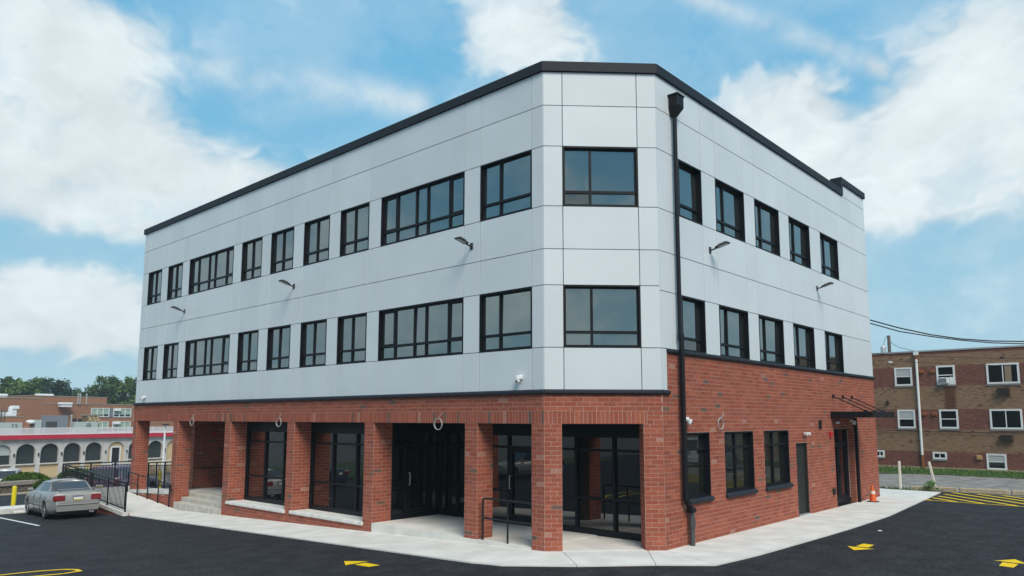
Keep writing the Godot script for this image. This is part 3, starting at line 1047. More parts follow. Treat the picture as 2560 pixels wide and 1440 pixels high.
func camera_shape() -> Node3D:
	var o := Node3D.new()
	var m := MB.new()
	m.rbox(Vector3(0, 0.02, 0.05), Vector3(0.16, 0.1, 0.1), 0.02)
	obj("bracket", m, "white_plastic", o)
	m = MB.new()
	var prof := PackedVector2Array()
	for k in 9:
		var a := -PI / 2 + PI * k / 8.0
		prof.append(Vector2(0.062 * cos(a), 0.07 * sin(a)))
	m.lathe(prof, 14, Transform3D(Basis.IDENTITY, Vector3(0.02, -0.06, 0.13)))
	m.lathe(PackedVector2Array([Vector2(0, -0.02), Vector2(0.075, -0.02), Vector2(0.075, 0.03), Vector2(0, 0.03)]), 14, Transform3D(Basis.IDENTITY, Vector3(0.02, -0.01, 0.12)))
	obj("dome", m, "white_plastic", o)
	m = MB.new()
	m.rbox(Vector3(0.03, -0.075, 0.185), Vector3(0.055, 0.045, 0.02), 0.008)
	obj("lens", m, "car_black", o)
	return o


func coil_shape() -> Node3D:
	var o := Node3D.new()
	for j in 2:
		var p := PackedVector3Array()
		for k in 25:
			var a := TAU * k / 24.0 + 1.3
			p.append(Vector3(cos(a) * (0.145 + 0.006 * j), sin(a) * (0.15 - 0.004 * j) - 0.15, 0.03 + 0.025 * j))
		var m := MB.new()
		m.tube(p, 0.0075, 6)
		obj("loop", m, "cable", o)
	var m := MB.new()
	m.tube(PackedVector3Array([Vector3(-0.02, -0.02, 0.0), Vector3(0.03, 0.02, 0.06), Vector3(0.1, 0.07, 0.07), Vector3(0.16, 0.14, 0.04)]), 0.009, 6)
	obj("tail", m, "cable", o)
	return o


func put_shape(o: Node3D, called: String, label: String, category: String, group: String, at: Vector3, turn: float, first: bool) -> void:
	var r: Node3D = o if first else o.duplicate()
	r.name = numbered(called, self)
	add_child(r, true)
	r.position = at
	r.rotation.y = turn
	tag(r, label, category, group)


func fittings() -> void:
	var l := lamp_shape()
	var lamps := [[Vector3(-2.42, 7.42, 0.0), 0.0, "grey floodlight on the long panelled front, nearest the chamfered corner"],
		[Vector3(-10.96, 7.4, 0.0), 0.0, "grey floodlight on the long panelled front, middle one of three"],
		[Vector3(-19.36, 7.37, 0.0), 0.0, "grey floodlight on the long panelled front, farthest left of three"],
		[Vector3(XC, 7.42, -4.54), PI / 2, "grey floodlight on the right-hand panelled front, nearer the black downpipe"],
		[Vector3(XC, 7.42, -12.26), PI / 2, "grey floodlight on the right-hand panelled front, farther from the downpipe"]]
	for k in lamps.size():
		put_shape(l, "floodlight", lamps[k][2], "floodlight", "floodlights on the office building", lamps[k][0], lamps[k][1], k == 0)
	var c := camera_shape()
	var cams := [[Vector3(-0.72, 3.93, 0), 0.0, "white security camera above the brick band near the chamfered corner"],
		[Vector3(-22.9, 3.87, 0), 0.0, "white security camera at the far left end of the long front"],
		[Vector3(XC, 2.95, -2.95), PI / 2, "white security camera on red brick just right of the downpipe"],
		[Vector3(XC, 2.9, -14.95), PI / 2, "white security camera under the entrance canopy beside its downpipe"]]
	for k in cams.size():
		put_shape(c, "security_camera", cams[k][2], "security camera", "security cameras on the office building", cams[k][0], cams[k][1], k == 0)
	var w := coil_shape()
	var coils := [[Vector3(-18.0, 2.98, 0.02), 0.0, "coil of grey cable hanging over the concrete steps"],
		[Vector3(-11.5, 2.99, 0.02), 0.0, "coil of grey cable hanging between the two shop windows with white ledges"],
		[Vector3(-3.56, 2.98, 0.02), 0.0, "coil of grey cable hanging over the recessed main entrance"],
		[Vector3(XC + 0.02, 3.0, -4.72), PI / 2, "coil of pale cable on red brick above the right-hand ground-floor windows"]]
	for k in coils.size():
		put_shape(w, "cable_coil", coils[k][2], "cable coil", "cable coils on the office building", coils[k][0], coils[k][1], k == 0)
	# downpipe with its hopper
	var d := thing("downpipe", "tall black rainwater downpipe with a hopper head at the corner of the right-hand front", "downpipe", Vector3(XC, 0, -2.66))
	var m := MB.new()
	m.rbox(Vector3(0.14, 10.88, -0.05), Vector3(0.25, 0.3, 0.32), 0.01)
	m.rbox(Vector3(0.14, 11.03, -0.05), Vector3(0.29, 0.05, 0.37), 0.01)
	var a := [Vector3(0.02, 10.73, 0.11), Vector3(0.265, 10.73, 0.11), Vector3(0.265, 10.73, -0.21), Vector3(0.02, 10.73, -0.21)]
	var b := [Vector3(0.04, 10.5, 0.05), Vector3(0.15, 10.5, 0.05), Vector3(0.15, 10.5, -0.08), Vector3(0.04, 10.5, -0.08)]
	for k in 4:
		var t := (k + 1) % 4
		m.quad(b[k], b[t], a[t], a[k])
	obj("hopper", m, "black_metal", d)
	m = MB.new()
	m.rbox(Vector3(0.1, 7.7, -0.02), Vector3(0.075, 5.7, 0.10), 0.012)
	m.rbox(Vector3(0.12, 3.0, -0.04), Vector3(0.09, 3.9, 0.12), 0.012)
	obj("pipe", m, "black_metal", d)
	m = MB.new()
	m.rbox(Vector3(0.115, 4.95, -0.03), Vector3(0.11, 0.16, 0.135), 0.01)
	obj("collar", m, "black_metal", d)
	m = MB.new()
	m.bar(Vector3(0.13, 1.08, -0.04), Vector3(0.13, 0.86, -0.26), 0.11, 0.10)
	m.rbox(Vector3(0.13, 0.82, -0.28), Vector3(0.17, 0.12, 0.18), 0.02)
	obj("elbow", m, "black_metal", d)
	m = MB.new()
	m.lathe(PackedVector2Array([Vector2(0.062, -0.02), Vector2(0.062, 0.42), Vector2(0.08, 0.42), Vector2(0.08, 0.62), Vector2(0.062, 0.62), Vector2(0.062, 0.78)]), 14, Transform3D(Basis.IDENTITY, Vector3(0.13, 0, -0.3)))
	obj("standpipe", m, "grey_metal", d)
	# canopy over the side entrance
	d = thing("entrance_canopy", "flat black steel canopy over the glazed side entrance held by three rods", "canopy", Vector3(XC, 3.03, -14.2))
	m = MB.new()
	m.rbox(Vector3(0.68, 0.1, 0.0), Vector3(1.36, 0.2, 2.5), 0.008)
	obj("deck", m, "black_metal", d)
	for k in 3:
		m = MB.new()
		var z: float = 0.95 - 0.97 * k
		m.tube(PackedVector3Array([Vector3(0.02, 0.73, z), Vector3(1.06, 0.22, z)]), 0.02, 6)
		m.rbox(Vector3(0.03, 0.73, z), Vector3(0.06, 0.12, 0.07), 0.01)
		m.rbox(Vector3(1.06, 0.225, z), Vector3(0.12, 0.05, 0.05), 0.01)
		obj("rod", m, "black_metal", d)
	d = thing("canopy_downpipe", "slim black downpipe running from the entrance canopy to the pavement", "downpipe", Vector3(XC, 0, -15.36))
	m = MB.new()
	m.rbox(Vector3(0.055, 1.5, 0), Vector3(0.1, 3.02, 0.11), 0.012)
	obj("pipe", m, "black_metal", d)
	d = thing("emergency_light", "small pale twin emergency light above the plain steel door", "emergency light", Vector3(XC, 2.5, -10.5))
	m = MB.new()
	m.rbox(Vector3(0.05, 0, 0), Vector3(0.09, 0.09, 0.12), 0.02)
	obj("body", m, "white_plastic", d)
	for s in [-1, 1]:
		m = MB.new()
		m.lathe(PackedVector2Array([Vector2(0, 0), Vector2(0.04, 0), Vector2(0.055, 0.09), Vector2(0, 0.09)]), 10, Transform3D(Basis(Vector3.BACK, -PI / 2), Vector3(0.07, 0.01, 0.11 * s)))
		obj("spotlight", m, "white_plastic", d)
	d = thing("emergency_light", "small pale twin emergency light tucked under the entrance canopy", "emergency light", Vector3(XC, 2.86, -13.5))
	m = MB.new()
	m.rbox(Vector3(0.05, 0, 0), Vector3(0.09, 0.09, 0.26), 0.02)
	obj("body", m, "white_plastic", d)
	d = thing("fire_alarm", "small red fire alarm horn on the brick left of the side entrance", "fire alarm", Vector3(XC, 2.45, -12.8))
	m = MB.new()
	m.rbox(Vector3(0.04, 0, 0), Vector3(0.08, 0.2, 0.14), 0.015)
	m.rbox(Vector3(0.09, 0.02, 0), Vector3(0.05, 0.08, 0.08), 0.02)
	obj("body", m, "red_plastic", d)
	d = thing("wall_vent", "dark louvred vent in the brick beside the entrance canopy", "vent", Vector3(XC, 2.79, -11.93))
	m = MB.new()
	m.box(Vector3(0.008, 0, 0), Vector3(0.016, 0.3, 0.26))
	obj("back_plate", m, "car_black", d)
	for k in 5:
		m = MB.new()
		m.box(Vector3(0.025, -0.11 + 0.055 * k, 0), Vector3(0.03, 0.012, 0.24), Basis(Vector3.BACK, -0.6))
		obj("louvre", m, "black_metal", d)
	d = thing("hose_box", "small dark outlet box low on the brick left of the side entrance", "outlet box", Vector3(XC, 0.55, -12.88))
	m = MB.new()
	m.rbox(Vector3(0.04, 0, 0), Vector3(0.08, 0.2, 0.16), 0.015)
	obj("body", m, "car_black", d)
	# traffic cone
	d = thing("traffic_cone", "orange traffic cone with a pale collar beside the side entrance", "traffic cone", Vector3(2.35, 0.0, -15.75))
	d.scale = Vector3(0.88, 0.80, 0.88)
	m = MB.new()
	m.rbox(Vector3(0, 0.02, 0), Vector3(0.38, 0.04, 0.38), 0.012)
	obj("base", m, "cone_base", d)
	m = MB.new()
	m.lathe(PackedVector2Array([Vector2(0.15, 0.04), Vector2(0.135, 0.07), Vector2(0.095, 0.36)]), 20)
	m.lathe(PackedVector2Array([Vector2(0.077, 0.49), Vector2(0.04, 0.72), Vector2(0.03, 0.735), Vector2(0.0, 0.735)]), 20)
	obj("cone", m, "cone_orange", d)
	m = MB.new()
	m.lathe(PackedVector2Array([Vector2(0.0965, 0.36), Vector2(0.0785, 0.49)]), 20)
	obj("collar", m, "cone_white", d)


# ---------------------------------------------------------------- the ramp and its railings
func ramp() -> void:
	# first leg climbs to the left from the pavement; the second turns back between the piers
	var y1 := func(x: float) -> float: return lerpf(-0.62, -0.2, clampf((-18.75 - x) / 6.0, 0.0, 1.0)) if x < -18.75 else gy(x)
	var d := thing("access_ramp", "pale concrete access ramp on a red brick base left of the steps", "ramp")
	var m := MB.new()
	hexa(m, [Vector3(-26.2, -0.2, 2.1), Vector3(-24.75, -0.2, 2.1), Vector3(-24.75, -0.2, -1.2), Vector3(-26.2, -0.2, -1.2)], -1.3)
	hexa(m, [Vector3(-24.75, -0.2, 2.0), Vector3(-18.76, -0.64, 2.0), Vector3(-18.76, -0.64, 0.05), Vector3(-24.75, -0.2, 0.05)], -1.3)
	obj("walkway", m, "concrete", d)
	m = MB.new()
	hexa(m, [Vector3(-24.75, -0.24, -0.05), Vector3(-19.8, 0.0, -0.05), Vector3(-19.8, 0.0, -1.25), Vector3(-24.75, -0.24, -1.25)], -1.3)
	hexa(m, [Vector3(-24.8, -0.2, 0.02), Vector3(-19.8, 0.035, 0.02), Vector3(-19.8, 0.035, -0.22), Vector3(-24.8, -0.2, -0.22)], 0.0, Color.WHITE, 0.13)
	obj("upper_walkway", m, "concrete_pale", d)
	m = MB.new()
	hexa(m, [Vector3(-26.2, -0.1, 2.16), Vector3(-18.7, -0.53, 2.16), Vector3(-18.7, -0.53, 1.98), Vector3(-26.2, -0.1, 1.98)], 0.0, Color.WHITE, 0.14)
	obj("kerb", m, "concrete_pale", d)
	# brick bases
	var save := brickset
	brickset = []
	var w := MB.new()
	hexa(w, [Vector3(-26.2, -0.15, 2.12), Vector3(-18.75, -0.60, 2.12), Vector3(-18.75, -0.60, 1.9), Vector3(-26.2, -0.15, 1.9)], -1.2)
	hexa(w, [Vector3(-24.7, -0.28, 0.0), Vector3(-19.8, -0.06, 0.0), Vector3(-19.8, -0.06, -0.1), Vector3(-24.7, -0.28, -0.1)], -1.0)
	obj("mortar", w, "mortar", d)
	lay(Fr.new(Vector3(-26.2, 0, 2.12), Vector3.RIGHT, Vector3.BACK), 0.0, 7.4, -1.0, -0.2)
	lay(Fr.new(Vector3(-24.7, 0, 0.0), Vector3.RIGHT, Vector3.BACK), 0.0, 4.9, -0.75, -0.1)
	var rest := MB.new()
	for bb in brickset:
		var t: Transform3D = bb[0]
		var along: float = t.origin.x
		if t.origin.z > 1.0 and t.origin.y > lerpf(-0.27, -0.70, (along + 26.2) / 7.5): continue
		if t.origin.z < 1.0 and t.origin.y > lerpf(-0.36, -0.12, (along + 24.7) / 4.9): continue
		rest.box(t.origin, Vector3.ONE, t.basis, brick_tones[bb[1]].albedo_color.srgb_to_linear() * rng.randf_range(0.9, 1.1), 5)
	obj("brickwork", rest, "brickwork", d).set_meta("kind", "stuff")
	brickset = save
	# railings
	fence("ramp_railing", "black picket railing along the outer edge of the ramp beside the silver saloon", [Vector3(-18.75, -0.52, 2.07), Vector3(-26.1, -0.1, 2.07)], 1.05, 4.0)
	fence("ramp_railing", "black picket railing closing the far end of the ramp", [Vector3(-26.15, -0.12, 1.95), Vector3(-26.15, -0.12, -1.15)], 1.05, 3.0)
	fence("ramp_railing", "black picket railing on the far side of the upper ramp between the first two piers", [Vector3(-26.0, -0.3, -1.2), Vector3(-22.35, -0.1, -1.2)], 1.15, 4.0)
	var r := thing("ramp_handrail", "open black pipe handrail on the inner side of the ramp below the first two piers", "handrail", Vector3(-19.56, -0.56, 0.12))
	var slope := 0.0735
	var top := func(x: float, h: float) -> Vector3: return Vector3(-x, slope * x + h, 0)
	m = MB.new()
	m.tube(PackedVector3Array([top.call(-0.05, 0.6), top.call(-0.14, 0.64), top.call(-0.16, 0.75), top.call(-0.08, 0.86), top.call(0.0, 0.88), top.call(4.35, 0.85)]), 0.026, 8)
	obj("top_rail", m, "rail_metal", r)
	for k in 5:
		m = MB.new()
		m.tube(PackedVector3Array([top.call(1.08 * k, 0.0 - 0.1), top.call(1.08 * k, 0.87)]), 0.026, 8)
		obj("post", m, "rail_metal", r)
	m = MB.new()
	m.tube(PackedVector3Array([top.call(3.24, 0.12), top.call(3.16, 0.36), top.call(3.3, 0.42), top.call(4.35, 0.4)]), 0.02, 8)
	obj("lower_rail", m, "rail_metal", r)


func fence(called: String, label: String, ends: Array, high: float, bays: float, group := "picket railings of the ramp") -> void:
	var a: Vector3 = ends[0]
	var b: Vector3 = ends[1]
	var d := thing(called, label, "railing", a, 0.0, group)
	var e := b - a
	var up := Vector3.UP
	for h in [[high, 0.05], [high - 0.13, 0.035], [0.1, 0.035]]:
		var m := MB.new()
		m.bar(up * h[0], e + up * h[0], h[1], h[1])
		obj("rail", m, "rail_metal", d)
	for k in int(bays) + 1:
		var m := MB.new()
		m.bar(e * (k / bays) - up * 0.02, e * (k / bays) + up * high, 0.05, 0.05)
		obj("post", m, "rail_metal", d)
	var n := int(e.length() / 0.125)
	var pm := MB.new()
	pm.bar(Vector3.ZERO, up * (high - 0.13 - 0.1), 0.022, 0.022)
	var am := pm.mesh()
	for k in range(1, n):
		var p := obj("picket", am, "rail_metal", d)
		p.position = e * (float(k) / n) + up * 0.1


# ---------------------------------------------------------------- painted markings
func flat(poly: Array, dy := 0.006, m: MB = null) -> MB:   # poly of (x, z), convex or not
	if m == null: m = MB.new()
	var pts := PackedVector2Array()
	for p in poly: pts.append(p)
	if Geometry2D.is_polygon_clockwise(pts): pts.reverse()
	var idx := Geometry2D.triangulate_polygon(pts)
	for k in range(0, idx.size(), 3):
		var v := []
		for j in [0, 1, 2]:
			var q := pts[idx[k + j]]
			v.append(Vector3(q.x, gy(q.x) - 0.03 + dy, q.y))
		if (v[1] - v[0]).cross(v[2] - v[0]).y > 0: m.tri(v[0], v[1], v[2])
		else: m.tri(v[0], v[2], v[1])
	return m


func strip(pts: Array, w: float, m: MB = null) -> MB:
	if m == null: m = MB.new()
	for k in pts.size() - 1:
		var a: Vector2 = pts[k]
		var b: Vector2 = pts[k + 1]
		var d := (b - a).normalized().orthogonal() * w * 0.5
		flat([a + d, b + d, b - d, a - d], 0.006, m)
	return m


func arrow(label: String, tip: Vector2, dir: Vector2) -> void:
	var o := thing("road_arrow", label, "road marking", Vector3.ZERO, 0.0, "small yellow arrows painted on the car park")
	var s := dir.orthogonal()
	var c := tip - dir * 0.60
	var h := []
	h.append(tip)
	h.append(tip - dir * 0.5 + s * 0.31)
	for k in range(1, 6):
		var q := -1.0 + 2.0 * k / 6.0
		h.append(tip - dir * (0.42 - 0.06 * (1.0 - q * q) * -1.0) - s * 0.31 * q)
	h.append(tip - dir * 0.5 - s * 0.31)
	obj("arrow_head", flat(h), "yellow_paint", o)
	obj("arrow_tail", flat([c + s * 0.14 + dir * 0.02, c - s * 0.14 + dir * 0.02, tip - dir * 1.1 - s * 0.13, tip - dir * 1.06 + s * 0.13]), "yellow_paint", o)


func markings() -> void:
	arrow("yellow arrow painted on the asphalt in front of the arcade, pointing left", Vector2(-2.93, 3.33), Vector2(-1, 0.0))
	arrow("yellow arrow painted beside the right-hand front, pointing toward the camera", Vector2(5.04, -5.08), Vector2(0, 1))
	arrow("yellow arrow painted at the right edge of the photo, pointing away", Vector2(7.97, -6.28), Vector2(0, -1))
	var m := strip([Vector2(-7.9, 10.6), Vector2(-7.78, 9.3), Vector2(-7.64, 8.4), Vector2(-7.5, 7.9), Vector2(-7.28, 7.52), Vector2(-7.02, 7.36), Vector2(-6.75, 7.36)], 0.1)
	strip([Vector2(-6.72, 7.33), Vector2(-6.68, 7.7), Vector2(-6.84, 8.1), Vector2(-7.0, 8.8), Vector2(-7.05, 10.6)], 0.1, m)
	tag(obj("painted_loop", m, "yellow_paint"), "curved yellow outline painted on the asphalt at the bottom left", "road marking")
	m = strip([Vector2(-24.0, 5.06), Vector2(-18.05, 5.06)], 0.11)
	tag(obj("bay_line", m, "white_paint"), "white parking bay line beside the silver saloon", "road marking")
	m = strip([Vector2(-24.0, 8.1), Vector2(-18.05, 8.1)], 0.11)
	# hatched no-parking area against the kerb
	var o := thing("hatched_area", "yellow hatched no-parking area beside the far kerb", "road marking")
	obj("border", strip([Vector2(3.38, -18.02), Vector2(24, -18.02)], 0.11), "yellow_paint", o)
	var x := 0.2
	while x < 22.0:
		# stripes run forward to the right
		var a := Vector2(x, -21.55 - 0.17 * maxf(0.0, x - 2.0) if x < 4.0 else -21.9)
		var b := Vector2(x + 3.4 - (a.y + 21.5), -18.1)
		if a.x < 3.5:
			var t := (3.52 - a.x) / (b.x - a.x)
			a = a.lerp(b, t)
		obj("stripe", strip([a, b], 0.16), "yellow_paint", o)
		x += 0.86


# ---------------------------------------------------------------- the apartment block behind on the right
func sash(root: Node, f: Fr, s0: float, s1: float, y0: float, y1: float, kind: int, light := "curtain_pale") -> void:
	var m := MB.new()
	var t := 0.1
	for k in [[s0, s0 + t, y0, y1], [s1 - t, s1, y0, y1], [s0 + t, s1 - t, y0, y0 + t], [s0 + t, s1 - t, y1 - t, y1]]:
		m.box(f.p((k[0] + k[1]) * 0.5, (k[2] + k[3]) * 0.5, 0.0), Vector3(k[1] - k[0], k[3] - k[2], 0.12), f.b)
	var o := obj("window", m, "window_white", root)
	var g := MB.new()
	g.box(f.p((s0 + s1) * 0.5, (y0 + y1) * 0.5, 0.018), Vector3(s1 - s0 - 0.1, y1 - y0 - 0.1, 0.01), f.b)
	obj("pane", g, "dark_glass", o)
	var b := MB.new()
	if kind == 0:
		b.box(f.p((s0 + s1) * 0.5, (y0 + y1) * 0.5, 0.0), Vector3(s1 - s0 - 0.2, 0.05, 0.07), f.b)
	else:
		b.box(f.p((s0 + s1) * 0.5, (y0 + y1) * 0.5, 0.0), Vector3(0.05, y1 - y0 - 0.2, 0.07), f.b)
	obj("meeting_rail", b, "window_white", o)
	if light != "":
		var c := MB.new()
		if kind == 0: c.box(f.p((s0 + s1) * 0.5, lerpf(y0, y1, 0.73), 0.029), Vector3(s1 - s0 - 0.22, (y1 - y0) * 0.42, 0.008), f.b)
		else: c.box(f.p(lerpf(s0, s1, 0.66), (y0 + y1) * 0.5, 0.029), Vector3((s1 - s0) * 0.2, y1 - y0 - 0.2, 0.008), f.b)
		obj("blind", c, light, o)
	var sl := MB.new()
	var n := int((s1 - s0 + 0.1) / 0.1)
	for k in n:
		sl.box(f.p(s0 - 0.05 + 0.1 * (k + 0.5), y0 - 0.055, 0.01), Vector3(0.088, 0.1, 0.1), f.b, lin(0.07, 0.06, 0.065))
	obj("sill", sl, "old_brickwork", o)


func apartment() -> void:
	var root := thing("apartment_building", "low brick apartment block with banded tan and dark red brick and white windows", "building")
	var f := Fr.new(Vector3(0, 0, -38), Vector3.RIGHT, Vector3.BACK)
	var s0 := -9.0
	var s1 := 26.0
	var m := MB.new()
	m.span(Vector3(s0, -0.4, -50), Vector3(s1, 7.15, -38.01))
	obj("wall", m, "old_mortar", root)
	m = MB.new()
	m.span(Vector3(s0 - 0.05, 7.15, -50.05), Vector3(s1 + 0.05, 7.24, -37.94))
	obj("roof", m, "pale_metal", root)
	m = MB.new()
	m.span(Vector3(s0, -0.4, -38.05), Vector3(s1, 0.06, -37.9))
	obj("footing", m, "kerb_concrete", root)
	var wins := [[-2.53, -1.52, 5.07, 6.22, 0, "curtain_pale"], [-0.16, 0.84, 5.07, 6.24, 0, ""], [2.47, 4.09, 5.04, 6.24, 1, "curtain_tan"], [-2.5, -1.49, 2.41, 3.56, 0, "curtain_pale"], [-0.16, 0.85, 2.41, 3.56, 0, ""], [2.47, 4.07, 2.4, 3.56, 1, ""],
		[-0.66, 0.11, 0.55, 0.98, 1, ""], [2.15, 3.14, 0.05, 0.97, 0, "curtain_pale"], [-3.95, -3.39, 0.57, 1.0, 1, ""], [6.4, 7.4, 5.07, 6.22, 0, "curtain_pale"], [6.4, 7.4, 2.41, 3.56, 0, ""]]
	var holes := []
	for w in wins: holes.append(w)
	# bricks in bands: dark red at the windows, tan between
	var red := [lin(0.25, 0.105, 0.08), lin(0.225, 0.095, 0.076), lin(0.275, 0.12, 0.09), lin(0.205, 0.095, 0.08)]
	var tan := [lin(0.335, 0.215, 0.135), lin(0.35, 0.23, 0.15), lin(0.325, 0.20, 0.13), lin(0.30, 0.185, 0.12)]
	var near := []
	var bricks := MB.new()
	var y := 0.06
	var row := 0
	while y < 7.12:
		var h := 0.0677
		var ym := y + h * 0.5
		var pal := tan
		if ym < 0.98 or (ym > 2.33 and ym < 3.56) or (ym > 4.99 and ym < 6.24) or ym > 6.98: pal = red
		var unit := 0.205
		if ym > 7.0: unit = 0.1025
		var s := s0 + (unit * 0.5 if row % 2 == 1 else 0.0)
		while s < 14.0:
			var a := s + 0.006
			var b := s + unit - 0.006
			s += unit
			var cut := false
			for w in wins:
				if ym > w[2] - 0.09 and ym < w[3] and b > w[0] and a < w[1]:
					if a < w[0] - 0.03: b = w[0]
					elif b > w[1] + 0.03: a = w[1]
					else: cut = true
			if cut: continue
			var col: Color = pal[rng.randi() % pal.size()]
			if pal == tan and rng.randf() < 0.03: col = lin(0.16, 0.085, 0.06)
			if a > 0.12 and b < 0.85 and ym > 3.6 and ym < 5.0: col = lin(0.15, 0.075, 0.048)
			bricks.box(Vector3((a + b) * 0.5, ym, -38.0 + rng.randf_range(-0.002, 0.002)), Vector3(b - a, h - 0.011, 0.03), Basis.IDENTITY, col.srgb_to_linear() * rng.randf_range(0.98, 1.28), 5)
		y += h
		row += 1
	obj("brickwork", bricks, "old_brickwork", root).set_meta("kind", "stuff")
	for w in wins: sash(root, f, w[0], w[1], w[2], w[3], w[4], w[5])
	# rust-brown vents beside the windows
	for v in [[-0.98, 5.9], [-0.38, 5.9], [-0.98, 3.28], [-0.4, 3.28]]:
		m = MB.new()
		m.rbox(f.p(v[0], v[1], 0.06), Vector3(0.28, 0.2, 0.14), 0.03, f.b)
		obj("vent_hood", m, "rust", root)
	m = MB.new()
	m.rbox(f.p(1.79, 0.72, 0.06), Vector3(0.28, 0.26, 0.14), 0.03, f.b)
	obj("vent_hood", m, "tan_metal", root)
	m = MB.new()
	m.box(f.p(-2.72, 6.6, 0.02), Vector3(0.24, 0.12, 0.05), f.b)
	obj("vent_hood", m, "window_white", root)
	# through-wall air conditioners
	for a in [[2.97, 3.59, 4.39, 4.82, "brown_metal"], [2.96, 3.57, 1.71, 2.1, "brown_metal"]]:
		var o := Node3D.new()
		m = MB.new()
		m.rbox(f.p((a[0] + a[1]) * 0.5, (a[2] + a[3]) * 0.5, 0.1), Vector3(a[1] - a[0], a[3] - a[2], 0.3), 0.012, f.b)
		var u := obj("air_conditioner", m, a[4], root)
		m = MB.new()
		for k in 7: m.box(f.p((a[0] + a[1]) * 0.5, lerpf(a[2] + 0.05, a[3] - 0.05, k / 6.0), 0.255), Vector3(a[1] - a[0] - 0.06, 0.02, 0.02), f.b)
		obj("grille", m, "car_black", u)
		o.free()
	m = MB.new()
	m.rbox(f.p(0.27, 5.32, 0.14), Vector3(0.46, 0.36, 0.4), 0.015, f.b)
	var wu := obj("window_air_conditioner", m, "window_white", root)
	m = MB.new()
	m.box(f.p(0.24, 5.32, 0.345), Vector3(0.34, 0.26, 0.012), f.b)
	obj("grille", m, "hvac_grey", wu)
	m = MB.new()
	m.box(f.p(0.64, 5.34, 0.03), Vector3(0.22, 0.38, 0.06), f.b)
	obj("filler_panel", m, "window_white", wu)
	m = MB.new()
	m.rbox(f.p(-3.02, 4.02, 0.08), Vector3(0.12, 0.26, 0.16), 0.02, f.b)
	obj("wall_lamp", m, "car_black", root)
	m = MB.new()
	m.box(f.p(3.3, 6.58, 0.02), Vector3(0.2, 0.07, 0.05), f.b)
	obj("vent_hood", m, "car_black", root)
	# rainwater pipe
	var d := thing("apartment_downpipe", "white rainwater pipe on the apartment block, rusty at its foot", "downpipe", Vector3(-1.22, 0, -37.9))
	m = MB.new()
	m.rbox(Vector3(0, 7.06, 0), Vector3(0.26, 0.22, 0.2), 0.01)
	m.lathe(PackedVector2Array([Vector2(0.075, 0.74), Vector2(0.075, 6.7), Vector2(0, 6.7)]), 12)
	obj("pipe", m, "window_white", d)
	m = MB.new()
	m.lathe(PackedVector2Array([Vector2(0.08, 0.0), Vector2(0.08, 0.78), Vector2(0, 0.78)]), 12)
	m.lathe(PackedVector2Array([Vector2(0.08, 6.7), Vector2(0.08, 6.95)]), 12)
	var rs := obj("pipe_foot", m, "rust", d)
	rs.set_meta("label", "rusty brown foot of the pipe")
	# long cable sagging across the wall
	var p := PackedVector3Array()
	for k in 25:
		var t := k / 24.0
		p.append(Vector3(lerpf(-5.0, 14.0, t), 2.33 - 0.5 * t * (1.0 - t) * 1.2, -37.9))
	m = MB.new()
	m.tube(p, 0.018, 5)
	tag(obj("wall_cable", m, "wire"), "thin black cable strung along the apartment wall", "cable")


# ---------------------------------------------------------------- cars
func curve(pts: Array, x: float) -> float:
	if x <= pts[0][0]: return pts[0][1]
	for k in pts.size() - 1:
		if x <= pts[k + 1][0]:
			var t: float = (x - pts[k][0]) / (pts[k + 1][0] - pts[k][0])
			return lerpf(pts[k][1], pts[k + 1][1], t)
	return pts[-1][1]


